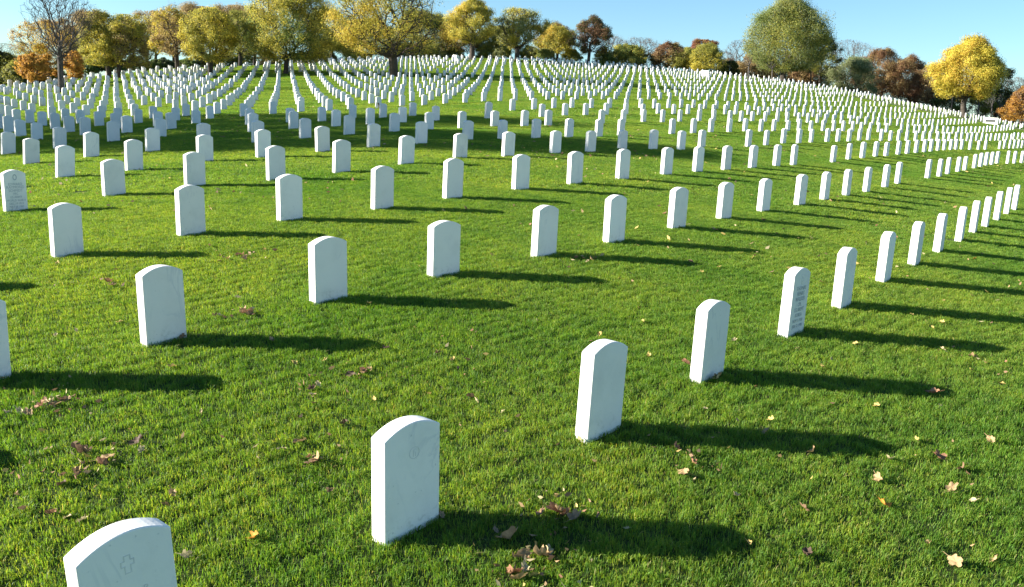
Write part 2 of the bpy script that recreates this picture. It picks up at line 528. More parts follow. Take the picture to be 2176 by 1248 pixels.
# row, place in row, x, y, turn, height factor, width factor, sideways tilt
STONES = [[float(v) for v in s.split(',')] for s in """1,0,-1.191,2.491,-0.007,0.992,0.988,-0.072;1,1,-0.413,3.405,-0.03,0.967,1.013,-0.025;1,2,0.518,4.49,-0.042,1.018,1.026,0.029;1,3,1.337,5.494,-0.03,1.007,1.013,0.015;1,4,2.256,6.641,-0.027,1.032,1.01,0.02;1,5,3.038,7.661,0.025,1.045,1,-0.005;1,6,3.955,8.938,0.059,1.009,0.991,-0.005;1,7,4.798,10.074,0.068,0.985,0.991,-0.002;1,8,5.645,11.234,0.084,0.971,0.991,0.001;1,9,6.562,12.488,0.112,0.959,0.99,-0.006;1,10,7.356,13.618,0.101,0.979,0.993,0.003;1,11,8.091,14.624,0.094,0.981,0.995,0.007;1,12,8.999,15.913,0.083,1.024,0.997,-0.003;1,13,9.947,17.271,0.106,1.025,0.997,-0.004;1,14,10.718,18.346,0.084,1.016,0.997,-0.006;2,-1,-3.155,4.834,-0,1,1,0;2,0,-2.385,5.64,0.022,1.019,0.95,-0.031;2,1,-1.498,6.77,-0.027,1.004,1.034,-0.022;2,2,-0.648,7.758,-0.075,0.97,1.069,-0.006;2,3,0.311,8.787,-0.039,1.015,1.028,0.009;2,4,1.147,9.749,-0.04,1.044,1.026,-0.011;2,5,2.095,10.987,-0.056,1.015,1.028,0.006;2,6,2.97,12.112,-0.023,0.994,1.009,0.006;2,7,3.849,13.237,0.003,0.974,0.998,0.002;2,8,4.837,14.542,-0.004,0.99,1,0.012;2,9,5.666,15.707,0.057,0.975,0.987,-0.002;2,10,6.48,16.805,0.075,0.993,0.986,-0.007;2,11,7.339,17.957,0.075,1.01,0.988,-0.01;2,12,8.377,19.487,0.05,1.007,0.992,-0.004;2,13,9.242,20.824,0.081,1.016,0.989,-0.006;2,15,11.202,23.449,0.059,0.996,0.992,0.002;2,16,12.018,24.484,0.058,0.972,0.992,0.003;2,17,12.847,25.687,0.072,0.963,0.992,0.005;2,18,13.86,27.079,0.038,0.899,0.995,0.021;2,19,14.518,27.957,0.077,0.877,0.993,0.02;2,20,15.65,29.517,0.016,0.926,0.999,-0.017;2,21,16.476,30.688,-0.001,0.942,0.999,0.014;2,22,17.246,31.758,-0.002,0.941,0.999,0.013;2,23,17.999,32.756,0.003,0.93,1,-0.013;2,24,18.787,33.82,-0.004,0.945,1,0.01;3,0,-4.338,8.109,0.02,0.979,0.892,-0.005;3,1,-3.535,9.173,0.015,1.044,0.974,-0.012;3,2,-2.713,10.138,-0.012,1.06,1.025,-0.016;3,3,-1.759,11.125,-0.024,1.081,1.035,-0.002;3,4,-0.924,12.238,-0.045,1.099,1.047,0.013;3,5,0.053,13.474,-0.055,1.058,1.046,-0.009;3,6,0.977,14.573,-0.062,1.055,1.044,-0.016;3,7,1.929,15.756,-0.048,1.058,1.03,-0.007;3,8,2.968,17.132,-0.043,1.041,1.022,0.005;3,9,3.828,18.265,-0.026,1.032,1.012,0.001;3,10,4.68,19.309,-0.035,1.043,1.016,-0;3,11,5.591,20.481,0.002,1.039,1,-0.007;3,12,6.525,21.705,0.015,1.035,0.996,-0.008;3,13,7.235,22.592,0.065,1.034,0.985,-0.016;3,15,9.142,25,0.047,0.932,0.989,0.005;3,16,10.185,26.574,0.058,0.962,0.988,0.003;3,17,11.073,27.743,0.001,1.002,1,0.001;3,18,12.027,29.049,0.003,0.982,1,-0.006;3,19,12.716,29.84,0,0.935,1,-0.01;3,20,13.745,31.252,-0.001,0.966,1,0.007;3,21,14.553,32.329,-0.001,0.98,1,0.004;3,22,15.418,33.502,-0.001,0.98,1,0.004;3,23,16.339,34.799,0.002,0.991,1,-0.003;3,24,17.14,35.926,0.001,0.997,1,-0.002;3,25,18.07,37.259,0.003,0.963,1,-0.008;3,26,18.885,38.37,0.002,0.926,1,-0.013;3,27,19.807,39.643,-0.002,0.949,1,0.012;3,28,20.561,40.67,-0.003,0.947,1,0.011;3,29,21.317,41.621,-0.003,0.955,1,0.007;4,0,-6.357,10.71,0.016,1.006,0.845,-0.008;4,1,-5.71,12.013,0.008,0.987,0.966,-0.012;4,2,-4.899,12.921,0,1.004,0.999,-0.008;4,3,-3.895,13.738,-0.003,1.047,1.011,-0.015;4,4,-3.064,14.824,-0.039,1.075,1.055,0.016;4,5,-2.139,16.338,-0.055,1.025,1.057,0.029;4,6,-1.208,17.71,-0.067,0.971,1.064,0.02;4,7,-0.231,18.522,-0.051,1.004,1.04,0.019;4,8,0.841,19.866,-0.042,0.985,1.029,0.009;4,9,1.725,20.758,-0.047,0.983,1.03,0.01;4,10,2.681,22.358,-0.042,0.936,1.026,-0.004;4,11,3.589,23.061,-0.045,1.008,1.023,0.01;4,12,4.457,23.707,-0.032,1.002,1.014,0.009;4,13,5.368,25.359,-0.017,0.964,1.008,-0.004;4,15,7.221,27.191,0.024,1.045,0.992,0.006;4,16,8.187,28.618,0.072,0.962,0.981,-0.003;4,17,9.259,30.291,0.017,1.001,0.995,-0.004;4,18,10.07,31.119,0.001,0.996,1,-0.001;4,19,10.88,32.226,0.101,0.96,0.98,-0.002;4,20,11.944,33.548,0.001,1,1,-0.002;4,21,12.677,34.411,-0,1,1,0;4,22,13.464,35.318,-0.002,1,1,0.002;4,23,14.439,36.752,-0,1,1,0;4,24,15.372,38.121,0.001,1,1,-0.001;5,0,-7.617,14.313,0.009,1.033,0.915,0.054;5,1,-6.826,15.16,0.019,1.053,0.953,0.012;5,2,-6.048,16.501,-0.003,0.988,1.005,0.001;5,3,-5.126,17.204,-0.003,1.071,1.012,-0.019;5,4,-4.217,18.451,-0.035,1.037,1.049,-0.031;5,5,-3.329,19.647,-0.034,1.026,1.039,0.022;5,6,-2.367,20.771,-0.042,1.017,1.041,0.021;5,7,-1.334,22.235,-0.047,0.968,1.043,0.011;5,8,-0.458,23.07,0,0.985,1,-0.002;5,9,0.457,23.981,-0.024,1.029,1.017,0.012;5,10,1.433,25.078,-0.031,1.034,1.02,0.014;5,11,2.388,26.033,-0.012,1.008,1.007,0.006;5,12,3.201,27.307,0.007,0.991,0.996,-0.002;5,14,5.237,29.717,0.004,1.01,0.998,0.001;5,15,6.222,31.007,-0.006,1.012,1.003,0.003;5,16,7.129,32.267,0.001,0.997,1,-0.001;5,17,8.034,33.206,-0,1,1,0;5,18,8.974,34.498,0,1,1,-0.001;6,0,-9.63,16.867,0.009,0.966,0.895,0.051;6,1,-8.946,17.903,0.013,1.006,0.938,0.033;6,2,-8.055,18.842,0.009,0.994,0.975,0.014;6,3,-7.362,20.041,-0,1.017,1.001,-0.001;6,4,-6.335,20.826,-0,1.005,1,0.003;6,5,-5.446,21.879,-0.015,0.997,1.021,-0.009;6,6,-4.609,23.302,-0.035,1.01,1.043,0.021;6,7,-3.574,24.574,-0.044,1.026,1.048,0.024;6,8,-2.7,25.693,0,1.009,1,0;6,9,-1.802,26.857,0,1,1,-0.001;6,10,-0.828,28.204,-0.044,0.981,1.036,0.011;6,11,0.153,28.942,-0.028,1.019,1.02,0.012;6,12,0.968,29.748,-0.03,1.04,1.02,0.016;6,14,3.055,32.503,0,1.002,1,-0;6,15,4.013,33.7,0.064,0.992,0.97,-0.014;6,16,4.974,34.973,0.043,0.98,0.98,-0.012;6,17,5.897,35.925,0.061,0.992,0.975,-0.011;6,18,6.848,37.225,0.081,0.983,0.97,-0.014;6,19,7.963,38.61,0.001,1,1,-0.002;6,20,8.868,39.788,0.001,1,1,-0.002;6,21,9.779,40.485,0,1,1,0;7,-5,-11.516,19.276,0.003,0.973,0.901,0.057;7,-4,-11.011,20.531,0.012,0.962,0.923,0.036;7,-3,-10.39,21.97,0.012,1.01,0.959,0.016;7,-2,-9.689,23.197,0.012,0.96,0.975,-0.002;7,0,-7.6,24.532,0.006,1.04,0.987,0.017;7,1,-6.753,25.724,0.012,1.024,0.983,-0.004;7,2,-5.726,26.866,-0.011,1.002,1.015,0.009;7,3,-4.879,28.117,-0.01,1.019,1.012,0.008;7,4,-3.99,29.317,-0.005,1.018,1.006,0.005;7,5,-2.994,30.627,-0.007,1,1.006,0.002;7,7,-1.217,32.656,-0.055,1.193,1.048,0.04;7,9,0.863,34.706,-0,1.005,1,0.002;7,10,1.872,36.399,-0.031,0.978,1.02,0.005;7,11,2.807,37.359,-0.01,0.975,1.006,-0.002;7,12,3.785,38.382,-0,1,1,-0;7,13,4.785,39.499,0,1,1,0;7,14,5.624,39.947,-0.001,0.984,1,0;7,15,6.655,42.031,0.035,0.972,0.984,-0.011;7,16,7.567,42.919,0.032,0.931,0.986,-0.016;7,17,8.456,43.885,-0,0.954,1,-0.006;7,18,9.321,45.146,-0,1,1,-0;8,-5,-13.234,23.528,0.012,0.926,0.906,0.035;8,-4,-12.605,24.931,0.014,1.022,0.937,0.025;8,-3,-11.617,25.441,0.008,0.983,0.974,0.01;8,-2,-10.817,26.719,-0.001,0.999,1.005,-0.009;8,0,-8.911,28.437,0.001,1.022,0.999,0.004;8,1,-7.825,29.392,0,0.955,0.999,-0.002;8,2,-6.892,30.024,0.007,0.96,0.99,0.007;8,3,-6.198,31.965,0.03,0.973,0.966,0.013;8,4,-5.146,32.402,-0.015,1.008,1.016,0.011;8,5,-4.185,33.592,-0.028,1.013,1.028,0.017;8,9,-0.368,38.657,-0.019,0.99,1.014,0.005;8,10,0.614,40.105,0,0.988,1,-0.003;8,11,1.591,41.762,0.018,0.961,0.988,-0.014;8,12,2.52,42.79,0.03,0.955,0.982,-0.016;8,13,3.528,43.372,0.059,0.948,0.968,-0.021;8,14,4.528,44.348,0,1,1,0;8,15,5.511,45.479,0,1,1,0;8,16,6.423,46.614,0,1,1,0;8,17,7.243,47.228,0.037,1.012,0.984,-0.003;8,18,8.287,48.791,-0,0.999,1,0;8,19,9.305,50.494,0.001,0.987,0.999,-0.003;8,20,10.305,51.895,0.001,0.969,0.999,-0.007;8,21,11.078,52.305,-0,1,1,-0;8,22,12.022,53.437,-0,1,1,-0;8,23,12.994,54.555,0,1,1,0;10,0,-10.388,36.297,-0.019,1.041,1.031,-0.014;10,1,-9.563,37.698,-0.023,0.95,1.034,-0.029;10,3,-7.701,39.186,-0.028,1.013,1.035,0.019;10,6,-4.713,42.372,-0.02,0.981,1.019,0.008;10,7,-3.817,43.817,-0.013,0.976,1.012,0.003;10,8,-2.895,45.037,-0.012,0.982,1.01,0.003;10,9,-2.017,46.826,-0.013,0.981,1.01,0""".split(';')]
# row: (phase start, phase end, first, last, offset start, offset end)
ROWS = {1: (0.652, 0.445, 0, 14, 2.433, 2.94), 2: (2.02, 2.194, -1, 24, 5.40, 6.32), 3: (2.365, 2.48, 0, 29, 8.48, 9.25), 4: (2.893, 2.92, 0, 24, 11.83, 11.68),
        5: (4.25, 4.257, 0, 18, 14.96, 14.52), 6: (4.70, 4.84, 0, 21, 18.08, 17.78), 7: (10.25, 10.21, -5, 18, 21.43, 20.93), 8: (11.70, 11.79, -5, 23, 24.84, 24.04)}
AISLE = {(3, 34), (3, 33)}


def stone_profile(h, nseg=10):
    pts = [(-ST_W / 2, -0.12), (ST_W / 2, -0.12)]
    for i in range(nseg + 1):
        a = 1 - 2 * i / nseg
        pts.append((ST_W / 2 * a, h - ARC * a * a))
    return pts


def stone_mesh(name, nseg, bevel):
    bm = bmesh.new()
    pr = stone_profile(ST_H, nseg)
    front = [bm.verts.new((x, -ST_T / 2, z)) for x, z in pr]
    back = [bm.verts.new((x, ST_T / 2, z)) for x, z in pr]
    n = len(pr)
    bm.faces.new(front)
    bm.faces.new(back[::-1])
    for i in range(n):
        j = (i + 1) % n
        bm.faces.new((front[j], front[i], back[i], back[j]))
    bm.normal_update()
    if bevel:
        es = [e for e in bm.edges if len(e.link_faces) == 2 and e.calc_face_angle() > 0.5 and max(v.co.z for v in e.verts) > 0]
        bmesh.ops.bevel(bm, geom=es, offset=bevel, segments=2, profile=0.5, affect='EDGES', clamp_overlap=True)
    me = bpy.data.meshes.new(name)
    bm.to_mesh(me)
    bm.free()
    me.materials.append(M_MARBLE)
    return me


ME_STONE = stone_mesh('headstone', 14, 0.005)
ME_STONE_FAR = stone_mesh('headstone_far', 8, 0.0)

# boundary strip of open turf between the field and the outer line of stones
bA, bB = ground_at(1956, 239), ground_at(2125, 271)
bd = (bB - bA).xy.normalized()



rs = random.Random(11)
ALL = []          # dicts: row, place, x, y, yaw, hs, ws, roll
for s in STONES:
    ALL.append(dict(row=int(s[0]), k=int(s[1]), x=s[2], y=s[3], yaw=TH + s[4], hs=s[5], ws=s[6], roll=s[7], m=True))


def visible_zone(x, y, pad):
    if y < 0.6:
        return False
    a = math.degrees(math.atan2(x, y))
    return abs(a) < 31.5 + pad / max(1, y) * 57


def lattice(row, k, a, b, extra_ok=True):
    x, y = U * a + V * b + np.array([rs.gauss(0, .03), rs.gauss(0, .03)])
    if not visible_zone(x, y, 3.2):
        return
    az = math.degrees(math.atan2(x, y))
    if math.hypot(x, y) > np.interp(az, CR_A, CR_R) + 1.2:
        return
    q = Vector((x, y)) - bA.xy
    if (bd.x * q.y - bd.y * q.x) > 0.2 and q.dot(bd) > -9:
        return
    ALL.append(dict(row=row, k=k, x=x, y=y, yaw=TH + rs.gauss(0, .02), hs=rs.gauss(1, .035), ws=rs.gauss(1, .02), roll=rs.gauss(0, .012), m=False))


for r_, (p0, p1, i0, i1, b0, b1) in ROWS.items():
    for k in range(i0 - 6, i0):
        lattice(r_, k, COL_S * (k + p0), b0)
    for k in range(i1 + 1, i1 + 75):
        if (r_, k) in AISLE:
            continue
        if rs.random() < 0.015:
            continue
        lattice(r_, k, COL_S * (k + p1), b1)
for k in range(2, 17):                                               # the ninth row only exists on the left
    p = U * COL_S * (k - 1 + .3) + V * 27.6
    q = to_px((p[0], p[1], gz(p[0], p[1])))
    if q and q[0] < 470:
        lattice(9, k, COL_S * (k - 1 + .3), 27.6)
for r_ in range(10, 36):
    ph = 14.88 - 0.45 * (r_ - 10)
    bb = 30.55 + 3.1 * (r_ - 10)
    ph -= math.floor(ph)
    have = {d['k'] for d in ALL if d['row'] == r_}
    for k in range(0, 95):
        if r_ == 10 and any(abs(k + ph - (o + 14.88)) < 0.5 for o in have if o < 12):
            continue
        if rs.random() < 0.02:
            continue
        lattice(r_, 100 + k, COL_S * (k + ph), bb)
# one stone just outside the lower left corner throws its shadow into the frame
ALL[:] = [d for d in ALL if not (d['row'] == 2 and d['k'] == -2)]
t_ = ground_at(66, 990)
ALL.append(dict(row=2, k=-2, x=t_.x - 1.52, y=t_.y - 0.03, yaw=TH, hs=1, ws=1, roll=0, m=False))
# the far left of the slope and the strip below the crest are set twice as close
for r_ in range(11, 36):
    ph = (14.88 - 0.45 * (r_ - 10)) % 1 + 0.5
    bb = 30.55 + 3.1 * (r_ - 9.5)
    for k in range(0, 95):
        p = U * COL_S * (k + ph) + V * bb
        q = to_px((p[0], p[1], gz(p[0], p[1])))
        if q is None or rs.random() < .03:
            continue
        rel = math.hypot(*p) / np.interp(math.degrees(math.atan2(p[0], p[1])), CR_A, CR_R)
        if (q[0] < 455 - max(0, 190 - q[1]) * 1.2 and q[1] < 204) or (rel > 0.87 and q[0] < 1840 and not 472 < q[0] < 560 and not 985 < q[0] < 1030):
            lattice(r_, 300 + k, COL_S * (k + ph), bb)
for k in range(20, 95):                                              # the ninth row again, far on the right
    a_ = COL_S * (k + .3)
    p = U * a_ + V * 27.5
    q = to_px((p[0], p[1], gz(p[0], p[1])))
    if q and q[0] > 1600:
        lattice(9, 100 + k, a_, 27.5)
# the outer line of stones along the edge of the next section
oA, oB = ground_at(1822, 206), ground_at(2200, 281)
L_ = (oB - oA).xy.length
nO = int(L_ / 0.62)
od = (oB - oA).xy.normalized()
on = Vector((-od.y, od.x))
for i in range(nO):
    for j in range(2):
        p = oA.xy + od * ((i + 0.5 * j) * 0.62) + on * (0.2 + 1.5 * j)
        ALL.append(dict(row=90 + j, k=i, x=p.x, y=p.y, yaw=TH + rs.gauss(0, .02), hs=rs.gauss(1, .03), ws=1, roll=rs.gauss(0, .01), m=False))

# narrow worn path between the field and that outer line
pv, pf = [], []
for i in range(41):
    c_ = oA.xy + od * (L_ * 1.05 * i / 40) - on * 0.75
    for sd in (-.3, .3):
        q_ = c_ + on * sd
        pv.append((q_.x, q_.y, gz(q_.x, q_.y) + 0.042))
    if i:
        n_ = 2 * i
        pf.append((n_ - 2, n_ - 1, n_ + 1, n_))
tag(obj('path', mesh_np('path', pv, np.array(pf)[:, ::-1], [M_PATH])), kind='structure')

ORD = ['', 'first', 'second', 'third', 'fourth', 'fifth', 'sixth', 'seventh', 'eighth', 'ninth', 'tenth', 'eleventh', 'twelfth', 'thirteenth', 'fourteenth', 'fifteenth',
       'sixteenth', 'seventeenth', 'eighteenth', 'nineteenth', 'twentieth']


def ordinal(n):
    if n <= 20:
        return ORD[n]
    return '%d%s' % (n, {1: 'st', 2: 'nd', 3: 'rd'}.get(n % 10, 'th') if not 10 < n % 100 < 14 else 'th')


for d in ALL:
    d['z'] = gz(d['x'], d['y'])
    c = to_px((d['x'], d['y'], d['z'] + ST_H * .5))
    d['px'] = c
    d['size'] = 0 if c is None else F_PX * ST_H / c[2]
    d['seen'] = c is not None and -24 * d['size'] / 100 < c[0] < 2176 + 24 * d['size'] / 100 and c[1] - d['size'] * .5 < 1248
rows_seen = {}
for d in sorted([d for d in ALL if d['seen']], key=lambda d: d['px'][0]):
    rows_seen.setdefault(d['row'], []).append(d)
for r_, L in rows_seen.items():
    for i, d in enumerate(L):
        d['ord'] = i + 1
        d['n'] = len(L)
ranked = sorted([d for d in ALL if d['seen']], key=lambda d: -d['size'])
single = ranked[:300]
for d in single:
    d['single'] = True
# stones just outside the frame whose shadows fall into it
for d in ALL:
    if not d['seen'] and d['px'] is not None and d['size'] > 90 and d['row'] < 20:
        d['single'] = True
        d['off'] = True

LOOKS = {(1, 0): 'white marble headstone with outlined cross, cut off by the bottom edge of the photo',
         (1, 1): 'large white marble headstone with faint round emblem, nearest one seen whole',
         (1, 4): 'white headstone with lines of engraved text, in the nearest row',
         (2, -1): 'white headstone half cut off by the left edge of the photo',
         (2, 1): 'white headstone with dark blotches at its lower right corner, second row',
         (4, 0): 'white headstone with grey emblem and eight engraved lines, at the left edge',
         (4, 1): 'grey veined white headstone right of the engraved one at the left edge',
         (3, 0): 'plain white headstone leaning left, first from the left in the third row'}


def stone_label(d):
    if d['m'] and (d['row'], d['k']) in LOOKS:
        return LOOKS[(d['row'], d['k'])]
    rn = {1: 'nearest'}.get(d['row'], ORD[d['row']] if d['row'] < 20 else 'outer')
    if d['row'] == 1:
        return 'plain white marble headstone, %s from the camera end of the nearest row' % ordinal(d['ord'])
    if d['ord'] > d['n'] * 0.6 and d['n'] > 24:
        return 'plain white headstone, %s from the right in the %s row' % (ordinal(d['n'] - d['ord'] + 1), rn)
    return 'plain white headstone, %s from the left in the %s row' % (ordinal(d['ord']), rn)


def text_mesh(body, size):
    cu = bpy.data.curves.new('lettering', 'FONT')
    cu.body = body
    cu.size = size
    cu.align_x = 'CENTER'
    cu.extrude = 0.0006
    cu.resolution_u = 2
    to = bpy.data.objects.new('lettering', cu)
    COL.objects.link(to)
    dg = bpy.context.evaluated_depsgraph_get()
    me = bpy.data.meshes.new_from_object(to.evaluated_get(dg))
    COL.objects.unlink(to)
    bpy.data.objects.remove(to)
    return me


def add_flat(bm, pts, y):
    bm.faces.new([bm.verts.new((x, y, z)) for x, z in pts])


def stroke_loop(bm, pts, wd, closed=True):
    """a thin carved line along pts, standing 1 mm proud of the face"""
    n = len(pts)
    y0, y1 = -ST_T / 2 - 0.0012, -ST_T / 2 + 0.001
    for i in range(n if closed else n - 1):
        a, b = Vector(pts[i]), Vector(pts[(i + 1) % n])
        t = (b - a).normalized() * wd * .4
        s = Vector((-t.y, t.x)).normalized() * wd / 2
        q = [a - t - s, b + t - s, b + t + s, a - t + s]
        f = [bm.verts.new((p.x, y0 - 0.0001 * (i % 3), p.y)) for p in q]
        g = [bm.verts.new((p.x, y1, p.y)) for p in q]
        bm.faces.new(f)
        for k in range(4):
            bm.faces.new((f[(k + 1) % 4], f[k], g[k], g[(k + 1) % 4]))


def emblem(kind, cx, cz, size):
    bm = bmesh.new()
    if kind == 'cross':
        w, h, a = size * .16, size, size * .34
        pts = [(-w, h * .5), (w, h * .5), (w, h * .22), (a, h * .22), (a, -h * .08), (w, -h * .08), (w, -h * .5), (-w, -h * .5), (-w, -h * .08), (-a, -h * .08), (-a, h * .22), (-w, h * .22)]
        stroke_loop(bm, [(cx + x, cz + z) for x, z in pts], 0.0035)
    elif kind == 'drop':
        pts = [(math.sin(a) * size * .36 * (1 if abs(a) < 2.4 else .7), math.cos(a) * size * .5) for a in np.linspace(-math.pi, math.pi, 15)[:-1]]
        stroke_loop(bm, [(cx + x, cz + z) for x, z in pts], 0.010)
    else:
        pts = [(math.sin(a) * size * .5, math.cos(a) * size * .5) for a in np.linspace(0, 2 * math.pi, 15)[:-1]]
        stroke_loop(bm, [(cx + x, cz + z) for x, z in pts], 0.003)
        stroke_loop(bm, [(cx - size * .1, cz - size * .3), (cx - size * .1, cz + size * .25), (cx + size * .18, cz + size * .25)], 0.003, False)
        stroke_loop(bm, [(cx + size * .1, cz - size * .3), (cx + size * .1, cz + size * .05)], 0.003, False)
    me = bpy.data.meshes.new('emblem')
    bm.to_mesh(me)
    bm.free()
    me.materials.append(M_CARVE if kind != 'drop' else M_CUT)
    return me


def inscription(o, lines, top, step, size, mat=None):
    vs, fs, n = [], [], 0
    bm = bmesh.new()
    for i, (txt, sc) in enumerate(lines):
        me = text_mesh(txt, size * sc)
        me.transform(Matrix.Translation((0, -ST_T / 2 - 0.0008, top - i * step)) @ Matrix.Rotation(math.pi / 2, 4, 'X'))
        bm.from_mesh(me)
        bpy.data.meshes.remove(me)
    me = bpy.data.meshes.new('inscription')
    bm.to_mesh(me)
    bm.free()
    me.materials.append(mat or M_CUT)
    return obj('inscription', me, o)


proto = None
for d in ALL:
    if not d.get('single'):
        continue
    if proto is None:
        o = proto = bpy.data.objects.new('headstone', ME_STONE)
    else:
        o = proto.copy()
    COL.objects.link(o)
    o.matrix_world = Matrix.Translation((d['x'], d['y'], d['z'])) @ Matrix.Rotation(d['yaw'], 4, 'Z') @ Matrix.Rotation(d['roll'], 4, 'Y') @ Matrix.Diagonal((d['ws'], 1, d['hs'], 1))
    lab = stone_label(d) if not d.get('off') else 'white headstone just outside the left edge, seen only by its shadow on the grass'
    tag(o, lab, 'headstone', 'white headstones in curving rows')
    d['obj'] = o
    key = (d['row'], d['k']) if d['m'] else None
    if key == (1, 0):
        obj('emblem', emblem('cross', 0.0, 0.405, 0.062), o)
        inscription(o, [('JOHN P', 1), ('MILLER', 1), ('US ARMY', 1)], 0.285, 0.045, 0.034, M_CARVE)
    elif key == (1, 1):
        obj('emblem', emblem('ring', 0.006, 0.375, 0.055), o)
    elif key == (4, 0):
        obj('emblem', emblem('drop', 0.0, 0.425, 0.065), o)
        inscription(o, [('EDWARD', 1), ('RAYMOND', 1.1), ('SCHMIDT', 1), ('PFC', .9), ('US ARMY', .9), ('WORLD WAR II', .8), ('DEC 19 1919', .8), ('MAY 28 1997', .8)], 0.325, 0.040, 0.046)
    elif key == (1, 4):
        obj('emblem', emblem('cross', 0.0, 0.42, 0.06), o)
        inscription(o, [('THOMAS', 1), ('HENRY', 1), ('WALKER', 1), ('CPL', .9), ('US ARMY', 1), ('KOREA', .9), ('NOV 3 1930', .8), ('JUN 12 1998', .8)], 0.345, 0.042, 0.046)

# every stone past the 300 that show largest, as one mass
bm_ = bmesh.new()
bm_.from_mesh(ME_STONE_FAR)
bmesh.ops.triangulate(bm_, faces=bm_.faces[:])
sf = np.array([[v.index for v in f.verts] for f in bm_.faces])
sv = np.array([v.co[:] for v in bm_.verts])
bm_.free()
vs, fs, n = [], [], 0
for d in ALL:
    if d.get('single'):
        continue
    mtx = Matrix.Translation((d['x'], d['y'], d['z'])) @ Matrix.Rotation(d['yaw'], 4, 'Z') @ Matrix.Rotation(d['roll'], 4, 'Y') @ Matrix.Diagonal((d['ws'], 1, d['hs'], 1))
    a = np.array(mtx)
    vs.append(sv @ a[:3, :3].T + a[:3, 3])
    fs.append(sf + n)
    n += len(sv)
print('stones', len(ALL), 'single', sum(1 for d in ALL if d.get('single')), 'mass', len(vs))
o = obj('distant_headstones', mesh_np('distant_headstones', np.concatenate(vs), np.concatenate(fs), [M_MARBLE]))
tag(o, 'hundreds of small white headstones covering the far slope up to the crest', 'headstones', kind='stuff')
# ------------------------------------------------------------------ trees
PAL = {
    'yellow': [(0.62, 0.50, 0.06), (0.54, 0.45, 0.06), (0.68, 0.56, 0.10), (0.38, 0.36, 0.06)],
    'gold': [(0.60, 0.41, 0.06), (0.52, 0.34, 0.06), (0.52, 0.42, 0.06)],
    'olive': [(0.33, 0.31, 0.055), (0.26, 0.27, 0.055), (0.40, 0.36, 0.07), (0.19, 0.20, 0.045)],
    'green': [(0.145, 0.203, 0.043), (0.189, 0.246, 0.058), (0.116, 0.160, 0.043), (0.246, 0.261, 0.072)],
    'silver': [(0.324, 0.338, 0.189), (0.243, 0.270, 0.121), (0.176, 0.216, 0.068)],
    'orange': [(0.48, 0.25, 0.045), (0.54, 0.31, 0.06), (0.40, 0.20, 0.04)],
    'tan': [(0.350, 0.250, 0.100), (0.275, 0.188, 0.075), (0.400, 0.300, 0.125)],
    'rust': [(0.19, 0.095, 0.05), (0.24, 0.125, 0.06), (0.14, 0.075, 0.045), (0.26, 0.15, 0.07)],
    'dark': [(0.060, 0.084, 0.030), (0.084, 0.102, 0.036), (0.048, 0.060, 0.030)],
    'red': [(0.30, 0.11, 0.06), (0.25, 0.10, 0.055)],
    'grey': [(0.22, 0.19, 0.16), (0.17, 0.15, 0.13), (0.26, 0.22, 0.18)],
}


def profile(shape, t):
    """crown radius (0..1) at height t (0 bottom .. 1 top)"""
    t = np.clip(t, 0, 1)
    if shape == 'round':
        return np.sqrt(np.maximum(0, 1 - (2 * t - 1) ** 2)) ** 0.85
    if shape == 'egg':                                               # broad low down, narrowing to the top
        return np.where(t < 0.34, np.sqrt(np.maximum(0, 1 - ((0.34 - t) / 0.36) ** 2)), np.sqrt(np.maximum(0, 1 - (np.maximum(t - 0.34, 0) / 0.66) ** 2)) ** 1.45)
    if shape == 'tear':                                              # broad low, tapering to a soft point
        return np.where(t < 0.30, np.sqrt(np.maximum(0, 1 - ((0.30 - t) / 0.33) ** 2)), np.sqrt(np.maximum(0, 1 - (np.maximum(t - 0.30, 0) / 0.70) ** 2)) ** 2.0)
    if shape == 'vase':                                              # narrow at the fork, broad above
        return np.where(t < 0.62, 0.28 + 0.72 * np.sin(t / 0.62 * np.pi / 2), np.sqrt(np.maximum(0, 1 - ((t - 0.62) / 0.38) ** 2)))
    if shape == 'fan':
        return np.where(t < 0.66, 0.06 + 0.94 * (np.maximum(t, 0) / 0.66) ** 0.85, np.sqrt(np.maximum(0, 1 - ((t - 0.66) / 0.34) ** 2)) ** .8)
    if shape == 'broad':                                             # wide skirts, flattish top
        return np.where(t < 0.40, 0.72 + 0.28 * np.sin(np.maximum(t, 0) / 0.40 * np.pi / 2), np.sqrt(np.maximum(0, 1 - ((t - 0.40) / 0.60) ** 2)) ** .75)
    if shape == 'dome':
        return np.sqrt(np.maximum(0, 1 - (np.maximum(t, 0.12) - 0.12) ** 2 / 0.78))
    return np.full_like(t, 1.0)


